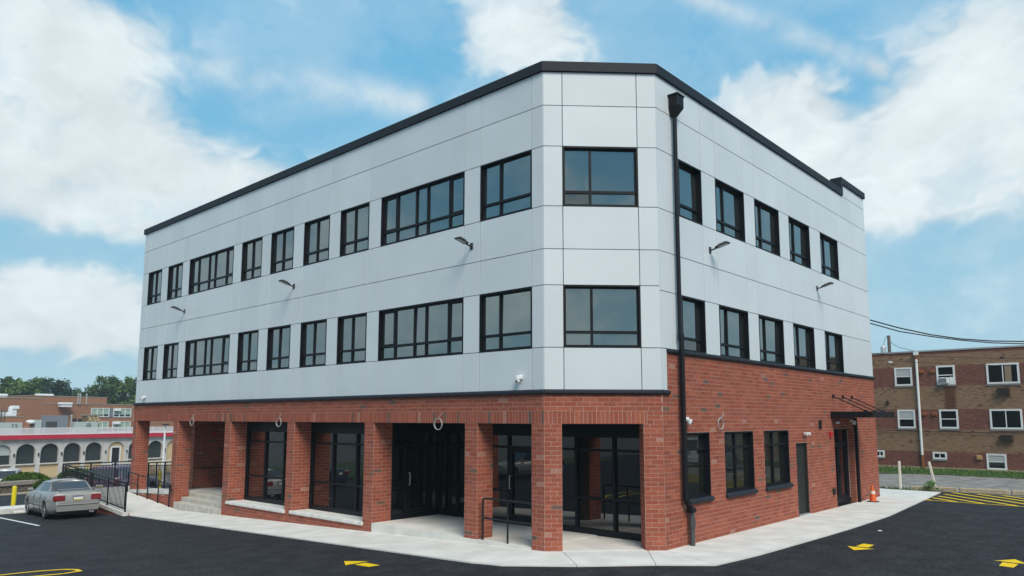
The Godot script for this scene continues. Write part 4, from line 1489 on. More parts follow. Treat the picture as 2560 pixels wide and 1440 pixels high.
# x forward from the rear end, y up, z to the right. spec: length, half width, axles, wheel radius, deck (upper outline), roof [base rear, top rear, top front, base front, belt, roof height, belt half width, roof half width]
func car(called: String, label: String, spec: Dictionary, paint: String, group := "") -> Node3D:
	var o := thing(called, label, spec.kind, Vector3.ZERO, 0.0, group)
	var L: float = spec.len
	var hw: float = spec.hw
	var wr: float = spec.wr
	var ax: Array = spec.axles
	var arch := wr + 0.055
	# stations along the body, close together round the wheel arches
	var xs := [0.0, 0.03, 0.09, 0.2, 0.4, 0.6]
	for a in ax:
		for k in 13: xs.append(a + (k - 6) / 6.0 * arch)
	for k in range(1, 30): xs.append(L * k / 30.0)
	for k in [0.4, 0.25, 0.12, 0.05, 0.0]: xs.append(L - k)
	xs.sort()
	var rows := []
	for x in xs:
		var e: float = minf(x, L - x)
		var w: float = hw * (1.0 - 0.17 * pow(clampf(1.0 - e / 0.75, 0, 1), 2.0) - 0.03 * clampf(1.0 - e / 1.6, 0, 1))
		var bot: float = 0.2 + 0.10 * clampf(1.0 - e / 0.35, 0, 1)
		var cut := bot
		for a in ax:
			if absf(x - a) < arch: cut = maxf(cut, wr + sqrt(maxf(0.0, arch * arch - (x - a) * (x - a))))
		var top := curve(spec.deck, x)
		var mid := lerpf(bot, top, 0.55)
		var r := [Vector3(x, bot, 0), Vector3(x, maxf(bot, cut - 0.02), w - 0.22), Vector3(x, cut, w - 0.035), Vector3(x, maxf(cut + 0.01, lerpf(bot, mid, 0.45)), w - 0.008), Vector3(x, maxf(cut + 0.02, mid), w), Vector3(x, maxf(cut + 0.03, top - 0.10), w - 0.025), Vector3(x, top - 0.025, w - 0.075), Vector3(x, top, w - 0.16), Vector3(x, top + 0.015, w * 0.45), Vector3(x, top + 0.02, 0)]
		rows.append(r)
	var st := SurfaceTool.new()
	st.begin(Mesh.PRIMITIVE_TRIANGLES)
	st.set_smooth_group(1)
	for side in [1.0, -1.0]:
		st.set_smooth_group(1)
		for k in rows.size() - 1:
			for j in 9:
				var p := [rows[k][j], rows[k + 1][j], rows[k + 1][j + 1], rows[k][j + 1]]
				for q in ([0, 1, 2, 0, 2, 3] if side < 0 else [0, 2, 1, 0, 3, 2]):
					st.add_vertex(Vector3(p[q].x, p[q].y, p[q].z * side))
		st.set_smooth_group(2)
		for end in [0, rows.size() - 1]:
			for j in range(1, 9):
				var p := [rows[end][0], rows[end][j], rows[end][j + 1]]
				for q in ([0, 1, 2] if (side > 0) == (end == 0) else [0, 2, 1]):
					st.add_vertex(Vector3(p[q].x, p[q].y, p[q].z * side))
	st.set_smooth_group(3)
	# cabin hull
	var R: Array = spec.roof
	var bw: float = R[6]
	var rw: float = R[7]
	var lo := []
	var hi := []
	var cr := []
	var n := 8
	for k in n + 1:
		var t := float(k) / n
		lo.append(Vector3(lerpf(R[0], R[3], t), R[4], bw * (1.0 - 0.10 * pow(absf(2 * t - 1), 3))))
		hi.append(Vector3(lerpf(R[1], R[2], t), R[5] - 0.055 - 0.02 * pow(absf(2 * t - 1), 2), rw))
		cr.append(Vector3(lerpf(R[1] + 0.06, R[2] - 0.06, t), R[5] - 0.03 * pow(absf(2 * t - 1), 2), rw * 0.6))
	for side in [1.0, -1.0]:
		var f := func(p: Array) -> void:
			for q in ([0, 1, 2, 0, 2, 3] if side < 0 else [0, 2, 1, 0, 3, 2]):
				st.add_vertex(Vector3(p[q].x, p[q].y, p[q].z * side))
		for k in n:
			f.call([lo[k], lo[k + 1], hi[k + 1], hi[k]])
			f.call([hi[k], hi[k + 1], cr[k + 1], cr[k]])
			f.call([cr[k], cr[k + 1], Vector3(cr[k + 1].x, cr[k + 1].y + 0.012, 0), Vector3(cr[k].x, cr[k].y + 0.012, 0)])
		for q in [0, n]:
			var a: Vector3 = lo[q]
			var h: Vector3 = hi[q]
			var c: Vector3 = cr[q]
			var seq := [[Vector3(a.x, a.y, 0), a, h, Vector3(h.x, h.y, 0)], [Vector3(h.x, h.y, 0), h, c, Vector3(c.x, c.y + 0.012, 0)]]
			for g in seq:
				if q == 0: g.reverse()
				f.call(g)
	st.index()
	st.generate_normals()
	obj("body", st.commit(), paint, o)
	var under := MB.new()
	under.span(Vector3(0.15, 0.17, -hw + 0.23), Vector3(L - 0.15, 0.5, hw - 0.23))
	obj("underbody", under, "car_black", o)
	# glass, a little proud of the cabin hull
	var pane := func(nm: String, a: Vector3, b: Vector3, c: Vector3, d: Vector3) -> void:
		var m := MB.new()
		var nn := (b - a).cross(d - a).normalized()
		var off := nn * 0.008
		m.quad(a + off, b + off, c + off, d + off)
		for q in [[a, b], [b, c], [c, d], [d, a]]:
			m.quad(q[0] - off * 2, q[1] - off * 2, q[1] + off, q[0] + off)
		obj(nm, m, "car_glass", o)
	var y0: float = R[4] + 0.03
	var y1: float = R[5] - 0.075
	var ends := func(t: float, u: float) -> Vector3:   # a point on the cabin side: t along, u up
		var i0 := lo[0] as Vector3
		var k := clampf(t, 0, 1) * n
		var i := mini(int(k), n - 1)
		var fr := k - i
		var A: Vector3 = (lo[i] as Vector3).lerp(lo[i + 1], fr)
		var B: Vector3 = (hi[i] as Vector3).lerp(hi[i + 1], fr)
		return A.lerp(B, u)
	for w in spec.side:
		for s in [1.0, -1.0]:
			var q: Array[Vector3] = []
			for tu in [[w[0], 0.07], [w[1], 0.07], [w[3], 0.93], [w[2], 0.93]]:
				var v: Vector3 = ends.call(tu[0], tu[1])
				q.append(Vector3(v.x, v.y, v.z * s))
			if s > 0: pane.call("side_window", q[0], q[1], q[2], q[3])
			else: pane.call("side_window", q[1], q[0], q[3], q[2])
	for e in [0, n]:
		var A: Vector3 = lo[e]
		var B: Vector3 = hi[e]
		var a := A.lerp(B, 0.07)
		var b := A.lerp(B, 0.95)
		var za := a.z - 0.09
		var zb := b.z - 0.05
		if e == 0: pane.call("rear_window", Vector3(a.x, a.y, -za), Vector3(a.x, a.y, za), Vector3(b.x, b.y, zb), Vector3(b.x, b.y, -zb))
		else: pane.call("windscreen", Vector3(a.x, a.y, za), Vector3(a.x, a.y, -za), Vector3(b.x, b.y, -zb), Vector3(b.x, b.y, zb))
	# wheels
	for a in ax:
		for s in [1.0, -1.0]:
			var xf := Transform3D(Basis(Vector3.RIGHT, PI / 2 * s), Vector3(a, wr, (hw - 0.13) * s))
			var m := MB.new()
			m.lathe(PackedVector2Array([Vector2(wr * 0.62, -0.1), Vector2(wr * 0.96, -0.1), Vector2(wr, -0.06), Vector2(wr, 0.06), Vector2(wr * 0.97, 0.095), Vector2(wr * 0.66, 0.105)]), 28, xf)
			var wh := obj("wheel", m, "tyre", o)
			m = MB.new()
			m.lathe(PackedVector2Array([Vector2(wr * 0.60, 0.10), Vector2(wr * 0.67, 0.104)]), 28, xf)
			m.lathe(PackedVector2Array([Vector2(0, 0.095), Vector2(0.05, 0.09), Vector2(0.075, 0.07)]), 16, xf)
			for k in 5:
				var an := TAU * k / 5.0 + 0.3
				var dir := Vector3(cos(an), 0, sin(an))
				m.box(xf * (dir * wr * 0.36 + Vector3(0, 0.07, 0)), Vector3(wr * 0.5, 0.03, wr * 0.19), xf.basis * Basis(dir, Vector3.UP, dir.cross(Vector3.UP)))
			obj("rim", m, "alloy", wh)
			m = MB.new()
			m.lathe(PackedVector2Array([Vector2(0, 0.02), Vector2(wr * 0.66, 0.03)]), 20, xf)
			obj("brake_disc", m, "car_black", wh)
	# lamps, bumper strip, plate, mirrors
	for s in [1.0, -1.0]:
		var T: Array = spec.tail   # y0, y1, inner z, outer z
		var m := MB.new()
		m.rbox(Vector3(0.055, (T[0] + T[1]) * 0.5 - 0.025, (T[2] + T[3]) * 0.5 * s), Vector3(0.14, T[1] - T[0] - 0.06, T[3] - T[2]), 0.025)
		m.rbox(Vector3(0.19, (T[0] + T[1]) * 0.5 - 0.025, (T[3] - 0.025) * s), Vector3(0.26, T[1] - T[0] - 0.06, 0.07), 0.025)
		var tl := obj("tail_light", m, "tail_red", o)
		m = MB.new()
		m.rbox(Vector3(0.06, T[1] - 0.02, (T[2] + T[3]) * 0.5 * s), Vector3(0.14, 0.06, T[3] - T[2] - 0.01), 0.02)
		m.rbox(Vector3(0.19, T[1] - 0.02, (T[3] - 0.03) * s), Vector3(0.25, 0.06, 0.07), 0.02)
		obj("clear_lens", m, "tail_clear", tl)
		m = MB.new()
		m.rbox(Vector3(L - 0.16, curve(spec.deck, L - 0.2) - 0.06, (hw - 0.32) * s), Vector3(0.22, 0.12, 0.38), 0.04)
		obj("headlight", m, "tail_clear", o)
		m = MB.new()
		m.rbox(Vector3(R[3] - 0.62, R[4] + 0.06, (hw + 0.04) * s), Vector3(0.12, 0.12, 0.2), 0.04)
		obj("mirror", m, paint, o)
		m = MB.new()
		m.rbox(Vector3((ax[0] + ax[1]) * 0.5, 0.47, (hw - 0.004) * s), Vector3(ax[1] - ax[0] - 2 * arch - 0.1, 0.035, 0.02), 0.006)
		obj("side_strip", m, "car_black", o)
		for k in spec.doors:
			m = MB.new()
			m.box(Vector3(k, 0.58, (hw - 0.006) * s), Vector3(0.012, 0.6, 0.012))
			obj("door_gap", m, "car_black", o)
			m = MB.new()
			m.rbox(Vector3(k + 0.14, 0.76, (hw - 0.002) * s), Vector3(0.16, 0.035, 0.03), 0.012)
			obj("door_handle", m, paint, o)
	var m2 := MB.new()
	m2.rbox(Vector3(0.05, 0.53, 0), Vector3(0.16, 0.06, hw * 1.62), 0.028)
	obj("rear_bumper", m2, paint, o)
	m2 = MB.new()
	m2.box(Vector3(-0.012 + spec.plate[1], spec.plate[0], 0), Vector3(0.02, 0.16, 0.34), Basis.IDENTITY, lin(0.02, 0.02, 0.022).srgb_to_linear())
	m2.box(Vector3(-0.022 + spec.plate[1], spec.plate[0], 0), Vector3(0.02, 0.15, 0.31), Basis.IDENTITY, Color(0.72, 0.72, 0.68))
	m2.box(Vector3(-0.0245 + spec.plate[1], spec.plate[0] + 0.055, 0), Vector3(0.02, 0.035, 0.3), Basis.IDENTITY, Color(0.06, 0.10, 0.30))
	m2.box(Vector3(-0.0245 + spec.plate[1], spec.plate[0] - 0.058, 0), Vector3(0.02, 0.03, 0.3), Basis.IDENTITY, Color(0.70, 0.55, 0.05))
	obj("number_plate", m2, "plate", o)
	return o


func saloon_spec() -> Dictionary:
	return {"kind": "car", "len": 4.78, "hw": 0.885, "wr": 0.31, "axles": [1.05, 3.765],
		"deck": [[0.0, 0.62], [0.04, 0.90], [0.10, 0.985], [0.3, 1.005], [1.0, 0.98], [3.4, 0.96], [3.7, 0.93], [4.45, 0.76], [4.7, 0.62], [4.78, 0.46]],
		"roof": [0.72, 1.42, 2.68, 3.62, 0.965, 1.39, 0.75, 0.575], "side": [[0.17, 0.47, 0.12, 0.46], [0.50, 0.86, 0.49, 0.92]],
		"tail": [0.66, 0.90, 0.42, 0.765], "plate": [0.76, 0.015], "doors": [1.62, 2.62]}


func wagon_spec() -> Dictionary:
	return {"kind": "car", "len": 4.5, "hw": 0.89, "wr": 0.34, "axles": [0.9, 3.55],
		"deck": [[0.0, 0.65], [0.05, 1.0], [0.12, 1.06], [3.3, 1.04], [3.5, 1.0], [4.3, 0.9], [4.45, 0.72], [4.5, 0.5]],
		"roof": [0.08, 0.17, 2.5, 3.4, 1.04, 1.68, 0.8, 0.66], "side": [[0.03, 0.29, 0.04, 0.29], [0.32, 0.58, 0.32, 0.60], [0.61, 0.88, 0.63, 0.95]],
		"tail": [0.78, 1.15, 0.62, 0.84], "plate": [0.82, 0.015], "doors": [1.35, 2.35]}


func park(o: Node3D, x: float, z: float, turn: float, y = null) -> void:   # rear end at (x, z)
	var dir := Basis(Vector3.UP, turn)
	var fall := 0.0
	if x < 0.0: fall = 0.0345 * dir.x.x if x > -30 else 0.022 * dir.x.x
	o.transform = Transform3D(dir * Basis(Vector3.BACK, fall), Vector3(x, gy(x) - 0.03 if y == null else y, z))


func leaves(n: int, size: float, cols: Array, at: Callable) -> MB:
	var m := MB.new()
	for k in n:
		var p: Vector3 = at.call()
		var b := Basis.from_euler(Vector3(rng.randf_range(-1.2, 1.2), rng.randf() * TAU, rng.randf_range(-1.2, 1.2)))
		var s := size * rng.randf_range(0.6, 1.3)
		var c: Color = cols[rng.randi() % cols.size()] * rng.randf_range(0.75, 1.2)
		m.tri(p - b.x * s, p + b.z * s * 0.6, p + b.x * s, c)
		m.tri(p - b.x * s, p + b.x * s, p - b.z * s * 0.6, c)
	return m


func lot_things() -> void:
	var s := car("silver_saloon", "silver four-door saloon parked nose-in beside the ramp railing", saloon_spec(), "silver_paint")
	var sp := MB.new()
	sp.rbox(Vector3(0.2, 1.075, 0), Vector3(0.16, 0.022, 1.22), 0.008)
	for k in [-1, 1]: sp.rbox(Vector3(0.22, 1.035, 0.55 * k), Vector3(0.12, 0.07, 0.06), 0.01)
	obj("spoiler", sp, "silver_paint", s)
	sp = MB.new()
	sp.tube(PackedVector3Array([Vector3(-0.02, 0.24, 0.5), Vector3(0.4, 0.24, 0.5)]), 0.035, 8)
	sp.tube(PackedVector3Array([Vector3(-0.02, 0.24, 0.42), Vector3(0.4, 0.24, 0.42)]), 0.035, 8)
	obj("exhaust", sp, "alloy", s)
	park(s, -19.45, 3.46, PI - 0.062)
	var v := car("mauve_people_carrier", "dark mauve people carrier behind the ramp railing", wagon_spec(), "mauve_car")
	park(v, -28.1, -0.15, PI * 0.5 + 0.75, -1.12)
	v.scale = Vector3(1, 1.05, 1)
	var w := car("silver_estate_car", "silver-white sport utility car at the left edge behind the clipped bush", wagon_spec(), "white_car")
	park(w, -47.0, -0.7, PI - 0.35, -2.1)
	var q := car("white_saloon", "white saloon parked beyond the two clipped bushes", saloon_spec(), "white_car")
	park(q, -44.6, -3.6, PI - 0.45, -2.1)
	# bollards
	var b := thing("bollard", "yellow steel bollard at the left, just ahead of the silver saloon", "bollard", Vector3(-25.86, -0.92, 3.91), 0.0, "yellow bollards")
	var m := MB.new()
	m.lathe(PackedVector2Array([Vector2(0.09, 0), Vector2(0.09, 0.98), Vector2(0.075, 1.03), Vector2(0.0, 1.05)]), 16)
	obj("post", m, "bollard_yellow", b)
	dup(b, "bollard", "yellow steel bollard seen through the ramp railing behind the saloon's tail", Vector3(-31.5, -1.06, -1.7))
	dup(b, "bollard", "yellow steel bollard seen between the first two piers behind the upper railing", Vector3(-33.2, -1.1, -5.1))
	# kerb and wheel stop by the saloon
	m = MB.new()
	m.rbox(Vector3(-25.0, gy(-25) + 0.05, 5.4), Vector3(0.9, 0.32, 5.2), 0.02)
	var k2 := struct("lot_kerb", m, "concrete_pale")
	m = MB.new()
	m.rbox(Vector3(-23.9, gy(-23.9) + 0.04, 3.5), Vector3(0.16, 0.13, 1.75), 0.04)
	tag(obj("wheel_stop", m, "concrete_pale"), "pale concrete wheel stop at the saloon's front wheels", "wheel stop")
	# retaining wall with a sloping cap and rubble below
	var r := thing("retaining_wall", "low rubble stone retaining wall with a concrete cap below the clipped bushes", "wall", Vector3(-38.6, -1.3, 1.2), deg_to_rad(90 + 18))
	# local x runs along the wall
	m = MB.new()
	m.span(Vector3(-6, 0, -0.3), Vector3(6, 0.46, -0.02))
	obj("core", m, "earth", r)
	var x := -6.0
	var shapes := []
	for k in 3:
		var sm := MB.new()
		sm.rbox(Vector3.ZERO, Vector3.ONE, 0.16)
		shapes.append(sm.mesh())
	for row in 4:
		x = -6.0 + rng.randf() * 0.2
		while x < 6.0:
			var wd := rng.randf_range(0.18, 0.45)
			var st := obj("stone", shapes[rng.randi() % 3], "stone", r)
			st.transform = Transform3D(Basis(Vector3.BACK, rng.randf_range(-0.08, 0.08)).scaled_local(Vector3(wd * 0.95, 0.115, 0.26)), Vector3(x + wd * 0.5, 0.06 + 0.115 * row, -0.06 + rng.randf_range(-0.03, 0.03)))
			x += wd
	m = MB.new()
	m.rbox(Vector3(-1.3, 0.56, -0.12), Vector3(6.8, 0.24, 0.5), 0.02)
	m.box(Vector3(2.18, 0.5, -0.12), Vector3(0.44, 0.12, 0.49), Basis(Vector3.BACK, -0.35))
	obj("cap", m, "cap_concrete", r)
	m = MB.new()
	m.rbox(Vector3(2.9, 0.58, -0.2), Vector3(0.35, 0.34, 0.3), 0.02)
	obj("cap", m, "cap_concrete", r)
	m = MB.new()
	m.rbox(Vector3(4.9, 0.56, -0.1), Vector3(2.6, 0.28, 0.5), 0.02)
	obj("cap", m, "cap_concrete", r)
	m = MB.new()
	m.rbox(Vector3(0, 0.02, 1.2), Vector3(13, 0.22, 0.2), 0.03)
	obj("kerb", m, "kerb_concrete", r)
	m = MB.new()
	m.span(Vector3(-6.5, -0.02, 0.0), Vector3(6.5, 0.1, 1.15))
	obj("earth_strip", m, "earth", r)
	# clipped bushes
	var greens := [Color(0.055, 0.105, 0.018), Color(0.075, 0.14, 0.024), Color(0.04, 0.08, 0.015), Color(0.09, 0.16, 0.03)]
	for bs in [[Vector3(-40.1, -1.2, -0.25), 1.0, 0.95, 1.56, "wide clipped green bush behind the stone wall, left of the saloon"], [Vector3(-40.7, -1.2, -3.15), 1.1, 1.0, 1.35, "clipped green bush at the end of the ramp railing, beyond the saloon's roof"]]:
		var t := thing("clipped_bush", bs[4], "bush", bs[0], deg_to_rad(42.3), "clipped bushes by the stone wall")
		m = MB.new()
		var prof := PackedVector2Array()
		for k in 9:
			var a := PI / 2 * k / 8.0
			prof.append(Vector2(0.93 * cos(a), 0.93 * pow(sin(a), 0.9)))
		m.lathe(prof, 20, Transform3D(Basis.IDENTITY.scaled(Vector3(bs[3], bs[2], bs[1])), Vector3.ZERO))
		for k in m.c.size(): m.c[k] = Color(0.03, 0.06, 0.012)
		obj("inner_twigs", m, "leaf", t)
		m = leaves(5200, 0.055, greens, func() -> Vector3:
			var a := rng.randf() * TAU
			var e := asin(rng.randf())
			var rr := 0.95 + 0.07 * rng.randf() + 0.03 * sin(a * 5.0)
			return Vector3(cos(a) * cos(e) * bs[3] * rr, pow(sin(e), 0.9) * bs[2] * rr, sin(a) * cos(e) * bs[1] * rr))
		obj("foliage", m, "leaf", t).set_meta("kind", "stuff")
	# right: kerb blocks, posts, grass and weeds
	var kx := 2.05
	var kz := -21.8
	var names := ["pale concrete kerb block at the corner of the pavement behind the office", "pale concrete kerb block second from the pavement corner", "pale concrete kerb block at the right edge beyond the hatched area", "pale concrete kerb block just outside the right edge of the photo", "last pale concrete kerb block outside the right edge of the photo"]
	for k in 5:
		var turn := 0.19
		var kb := MB.new()
		kb.rbox(Vector3(0.88, 0.06, 0), Vector3(1.72, 0.22, 0.2), 0.03)
		var o := obj("kerb_block", kb, "kerb_concrete")
		o.position = Vector3(kx, 0, kz)
		o.rotation.y = turn
		tag(o, names[k], "kerb", "kerb blocks along the old driveway")
		kx += cos(turn) * 1.78
		kz -= sin(turn) * 1.78
	var p := thing("marker_post", "upright cream marker post beside the driveway", "post", Vector3(1.76, -0.04, -21.55), 0.0, "cream posts by the driveway")
	m = MB.new()
	m.rbox(Vector3(0, 0.6, 0), Vector3(0.09, 1.26, 0.09), 0.012)
	obj("post", m, "cone_white", p)
	var pq := dup(p, "marker_post", "leaning cream marker post with weeds at its foot", Vector3(2.93, -0.04, -22.35))
	pq.rotation = Vector3(0.02, 0.0, 0.17)
	struct("grass_strip", sheet(-24, 70, -38.0, -32.6, -0.03), "grass")
	struct("verge", sheet(-8, 2.0, -22.4, -21.4, -0.02), "earth")
	m = MB.new()
	for k in 4200:
		var gx := rng.randf_range(-6.0, 14.0)
		var gz := rng.randf_range(-37.9, -32.6)
		if rng.randf() < 0.12:
			gx = rng.randf_range(-4.0, 2.6)
			gz = rng.randf_range(-22.3, -21.4)
		var h := rng.randf_range(0.04, 0.12)
		var a := rng.randf() * TAU
		var dd := Vector3(cos(a), 0, sin(a)) * 0.03
		var tipv := Vector3(gx + rng.randf_range(-0.04, 0.04), h, gz + rng.randf_range(-0.04, 0.04))
		m.tri(Vector3(gx, -0.04, gz) - dd, Vector3(gx, -0.04, gz) + dd, tipv, Color(0.08, 0.15, 0.03) * rng.randf_range(0.7, 1.3))
	var gr := obj("grass_blades", m, "leaf")
	gr.set_meta("kind", "stuff")
	tag(gr, "short green grass along the foot of the apartment block and the verge", "grass")
	var weed := thing("weed_clump", "leafy green weeds at the foot of the leaning post", "weeds", Vector3(2.85, -0.03, -21.75))
	m = leaves(180, 0.05, [Color(0.07, 0.16, 0.025), Color(0.10, 0.20, 0.035)], func() -> Vector3:
		var hgt := rng.randf()
		return Vector3(rng.randfn(0.0, 0.2 * (1.0 - hgt * 0.7)), hgt * 0.42 + 0.01, rng.randfn(0.0, 0.15)))
	obj("leaves", m, "leaf", weed)
	# litter on the asphalt
	var lt := MB.new()
	lt.rbox(Vector3(4.6, -0.015, -8.6), Vector3(0.11, 0.02, 0.06), 0.005, Basis(Vector3.UP, 0.5))
	tag(obj("paper_scrap", lt, "white_plastic"), "small white scrap of paper lying on the right-hand asphalt", "litter")


# ---------------------------------------------------------------- the diner with arched windows
func diner() -> void:
	var root := thing("diner", "low cream building with arched windows, a red fascia and a white lattice parapet", "building")
	var u := Vector3(-0.1908, 0, -0.9816)
	var f := Fr.new(Vector3(-59.745, 0, -11.859), u, Vector3(0.9816, 0, -0.1908))
	var s0 := -18.0
	var s1 := 16.0
	var floor_y := -2.25
	var m := MB.new()
	m.box(f.p((s0 + s1) * 0.5, (floor_y + 1.3) * 0.5, -5.2), Vector3(s1 - s0, 1.3 - floor_y, 9.8), f.b)
	m.box(f.p((s0 + s1) * 0.5, 1.45, -5.0), Vector3(s1 - s0, 0.3, 10.0), f.b)
	obj("back_wall", m, "stucco", root)
	# arches
	var bays := []
	for k in range(-9, 8):
		var c := -7.2 + 1.82 * (k + 4)
		if k >= 0: c = 0.24 + 1.87 * k
		bays.append([c, k == 0 or k == 3])
	var wall := MB.new()
	var last := s0
	for b in bays:
		var c: float = b[0]
		var hw := 0.73
		var sp := 0.12
		var top := 0.88
		if c - hw > last:
			var w: float = c - hw
			wall.box(f.p((last + w) * 0.5, (floor_y + 1.26) * 0.5, -0.15), Vector3(w - last, 1.26 - floor_y, 0.3), f.b)
		var n := 12
		for k in n:
			var a0 := PI - PI * k / n
			var a1 := PI - PI * (k + 1) / n
			var p0 := Vector2(c + cos(a0) * hw, sp + pow(sin(a0), 0.85) * (top - sp))
			var p1 := Vector2(c + cos(a1) * hw, sp + pow(maxf(0.0, sin(a1)), 0.85) * (top - sp))
			wall.quad(f.p(p0.x, p0.y), f.p(p1.x, p1.y), f.p(p1.x, 1.26), f.p(p0.x, 1.26))
			wall.quad(f.p(p0.x, p0.y, -0.3), f.p(p1.x, p1.y, -0.3), f.p(p1.x, p1.y), f.p(p0.x, p0.y))
		last = c + hw
	if last < s1: wall.box(f.p((last + s1) * 0.5, (floor_y + 1.26) * 0.5, -0.15), Vector3(s1 - last, 1.26 - floor_y, 0.3), f.b)
	obj("wall", wall, "stucco", root)
	for b in bays:
		var c: float = b[0]
		if b[1]:   # bricked-up arch, with a door in it
			m = MB.new()
			m.box(f.p(c, (floor_y + 0.92) * 0.5, -0.22), Vector3(1.46, 0.92 - floor_y, 0.1), f.b)
			obj("arch_infill", m, "tan_brick", root)
			if c > 3.0: continue
			m = MB.new()
			for q in [[c - 0.46, c - 0.36], [c + 0.36, c + 0.46]]:
				m.box(f.p((q[0] + q[1]) * 0.5, -0.45, -0.12), Vector3(0.1, 1.82, 0.12), f.b)
			m.box(f.p(c, 0.41, -0.12), Vector3(0.72, 0.1, 0.12), f.b)
			var dd := obj("door", m, "window_white", root)
			m = MB.new()
			m.box(f.p(c, -0.5, -0.16), Vector3(0.74, 1.74, 0.03), f.b)
			obj("pane", m, "dark_glass", dd)
			continue
		m = MB.new()
		m.box(f.p(c, 0.08, -0.26), Vector3(1.46, 1.66, 0.02), f.b)
		var w := obj("arched_window", m, "arch_glass", root)
		m = MB.new()
		m.rbox(f.p(c, -0.76, -0.08), Vector3(1.46, 0.1, 0.3), 0.02, f.b)
		obj("sill", m, "stucco", w)
		m = MB.new()
		m.box(f.p(c, (floor_y - 0.8) * 0.5, -0.14), Vector3(1.46, -0.8 - floor_y, 0.1), f.b)
		obj("brick_apron", m, "tan_brick", w)
		if c < -8.5:
			m = MB.new()
			m.box(f.p(c, 0.45, -0.235), Vector3(1.4, 0.86, 0.01), f.b)
			obj("blind", m, "blind", w)
	for b in bays.size() - 1:
		m = MB.new()
		m.rbox(f.p((bays[b][0] + bays[b + 1][0]) * 0.5, 0.02, 0.08), Vector3(0.1, 0.24, 0.14), 0.03, f.b)
		obj("wall_lantern", m, "cast_grey", root)
	m = MB.new()
	m.box(f.p((s0 + s1) * 0.5, 1.43, 0.08), Vector3(s1 - s0, 0.34, 0.5), f.b)
	obj("fascia", m, "red_band", root)
	# lattice parapet
	m = MB.new()
	for y in [1.66, 2.14]: m.box(f.p((s0 + s1) * 0.5, y, 0.0), Vector3(s1 - s0, 0.06, 0.05), f.b)
	var s := s0
	while s < s1:
		for sg in [1.0, -1.0]:
			m.box(f.p(s + 0.25, 1.9, 0.012 * sg), Vector3(0.68, 0.05, 0.012), Basis(f.n, sg * PI / 4) * f.b)
		s += 0.17
	var lat := obj("lattice", m, "lattice_white", root)
	lat.set_meta("kind", "stuff")
	s = s0
	while s < s1:
		m = MB.new()
		m.box(f.p(s, 1.9, -0.02), Vector3(0.07, 0.56, 0.07), f.b)
		obj("lattice_post", m, "lattice_white", root)
		s += 2.4
	# entrance rail
	m = MB.new()
	m.bar(f.p(-1.0, -0.95, 0.9), f.p(6.0, -0.95, 0.9), 0.05, 0.05)
	for k in 40: m.bar(f.p(-1.0 + 0.175 * k, -1.7, 0.9), f.p(-1.0 + 0.175 * k, -0.95, 0.9), 0.03, 0.03)
	tag(obj("entrance_railing", m, "window_white"), "white railing in front of the diner's door", "railing")
	# roof plant, further back on the roof
	var g := Fr.new(Vector3(-66.17, 0, -14.13), u, f.n)
	var put := func(called: String, label: String, cat: String, a: float, b: float, y0: float, y1: float, dep: float, mt: String, off := 0.0) -> Node3D:
		var o := thing(called, label, cat)
		var q := MB.new()
		q.rbox(g.p((a + b) * 0.5, (y0 + y1) * 0.5, off), Vector3(b - a, y1 - y0, dep), 0.02, g.b)
		obj("casing", q, mt, o)
		return o
	var o: Node3D = put.call("roof_screen", "dark grey equipment screen standing on the diner roof", "roof screen", -6.8, -4.56, 1.6, 3.2, 0.3, "hvac_grey")
	m = MB.new()
	for k in 6: m.box(g.p(-6.4 + 0.16 * k, 2.35, 0.17), Vector3(0.09, 0.6, 0.03), g.b)
	obj("louvre", m, "car_black", o)
	o = put.call("roof_cabinet", "pale green roof cabinet with 13 painted on it", "cabinet", -11.4, -8.9, 1.6, 2.57, 1.2, "hvac_green", 0.6)
	var tm := TextMesh.new()
	tm.text = "13"
	tm.font_size = 40
	tm.pixel_size = 0.0125
	tm.depth = 0.01
	var fnt := SystemFont.new()
	fnt.font_names = PackedStringArray(["Droid Sans"])
	tm.font = fnt
	var tx := obj("painted_number", tm, "cast_grey", o)
	tx.transform = Transform3D(g.b * Basis(Vector3.BACK, -0.12), g.p(-9.55, 2.25, 1.215))
	o = put.call("roof_condenser", "pale grey condenser unit beside the dark roof screen", "roof unit", -7.42, -6.88, 1.6, 2.8, 0.5, "hvac_green")
	o = put.call("exhaust_cowl", "white round exhaust cowl on the diner roof", "cowl", -7.85, -7.55, 1.6, 2.5, 0.3, "brown_metal")
	m = MB.new()
	m.lathe(PackedVector2Array([Vector2(0.32, 2.5), Vector2(0.36, 2.62), Vector2(0.34, 2.76), Vector2(0.0, 2.82)]), 16, Transform3D(Basis.IDENTITY, g.p(-7.7, 0, 0)))
	obj("cowl", m, "window_white", o)
	o = put.call("brick_stack", "small dark red brick stack on the diner roof", "chimney", -8.35, -7.85, 1.6, 2.6, 0.4, "school_brick")
	o = put.call("roof_unit", "long pale green roof unit at the right of the diner roof", "roof unit", -4.05, -1.93, 1.6, 2.61, 0.8, "hvac_green")
	m = MB.new()
	m.lathe(PackedVector2Array([Vector2(0.0, 0), Vector2(0.24, 0.0), Vector2(0.22, 0.05), Vector2(0.0, 0.06)]), 14, Transform3D(g.b * Basis(Vector3.RIGHT, PI / 2), g.p(-2.8, 2.3, 0.41)))
	obj("fan_grille", m, "hvac_grey", o)
	m = MB.new()
	m.lathe(PackedVector2Array([Vector2(0.06, 1.6), Vector2(0.06, 3.1), Vector2(0.11, 3.12), Vector2(0.11, 3.23), Vector2(0, 3.25)]), 10, Transform3D(Basis.IDENTITY, g.p(-4.22, 0, 0)))
	tag(obj("roof_flue", m, "pale_metal"), "thin metal flue pipe on the diner roof", "flue")
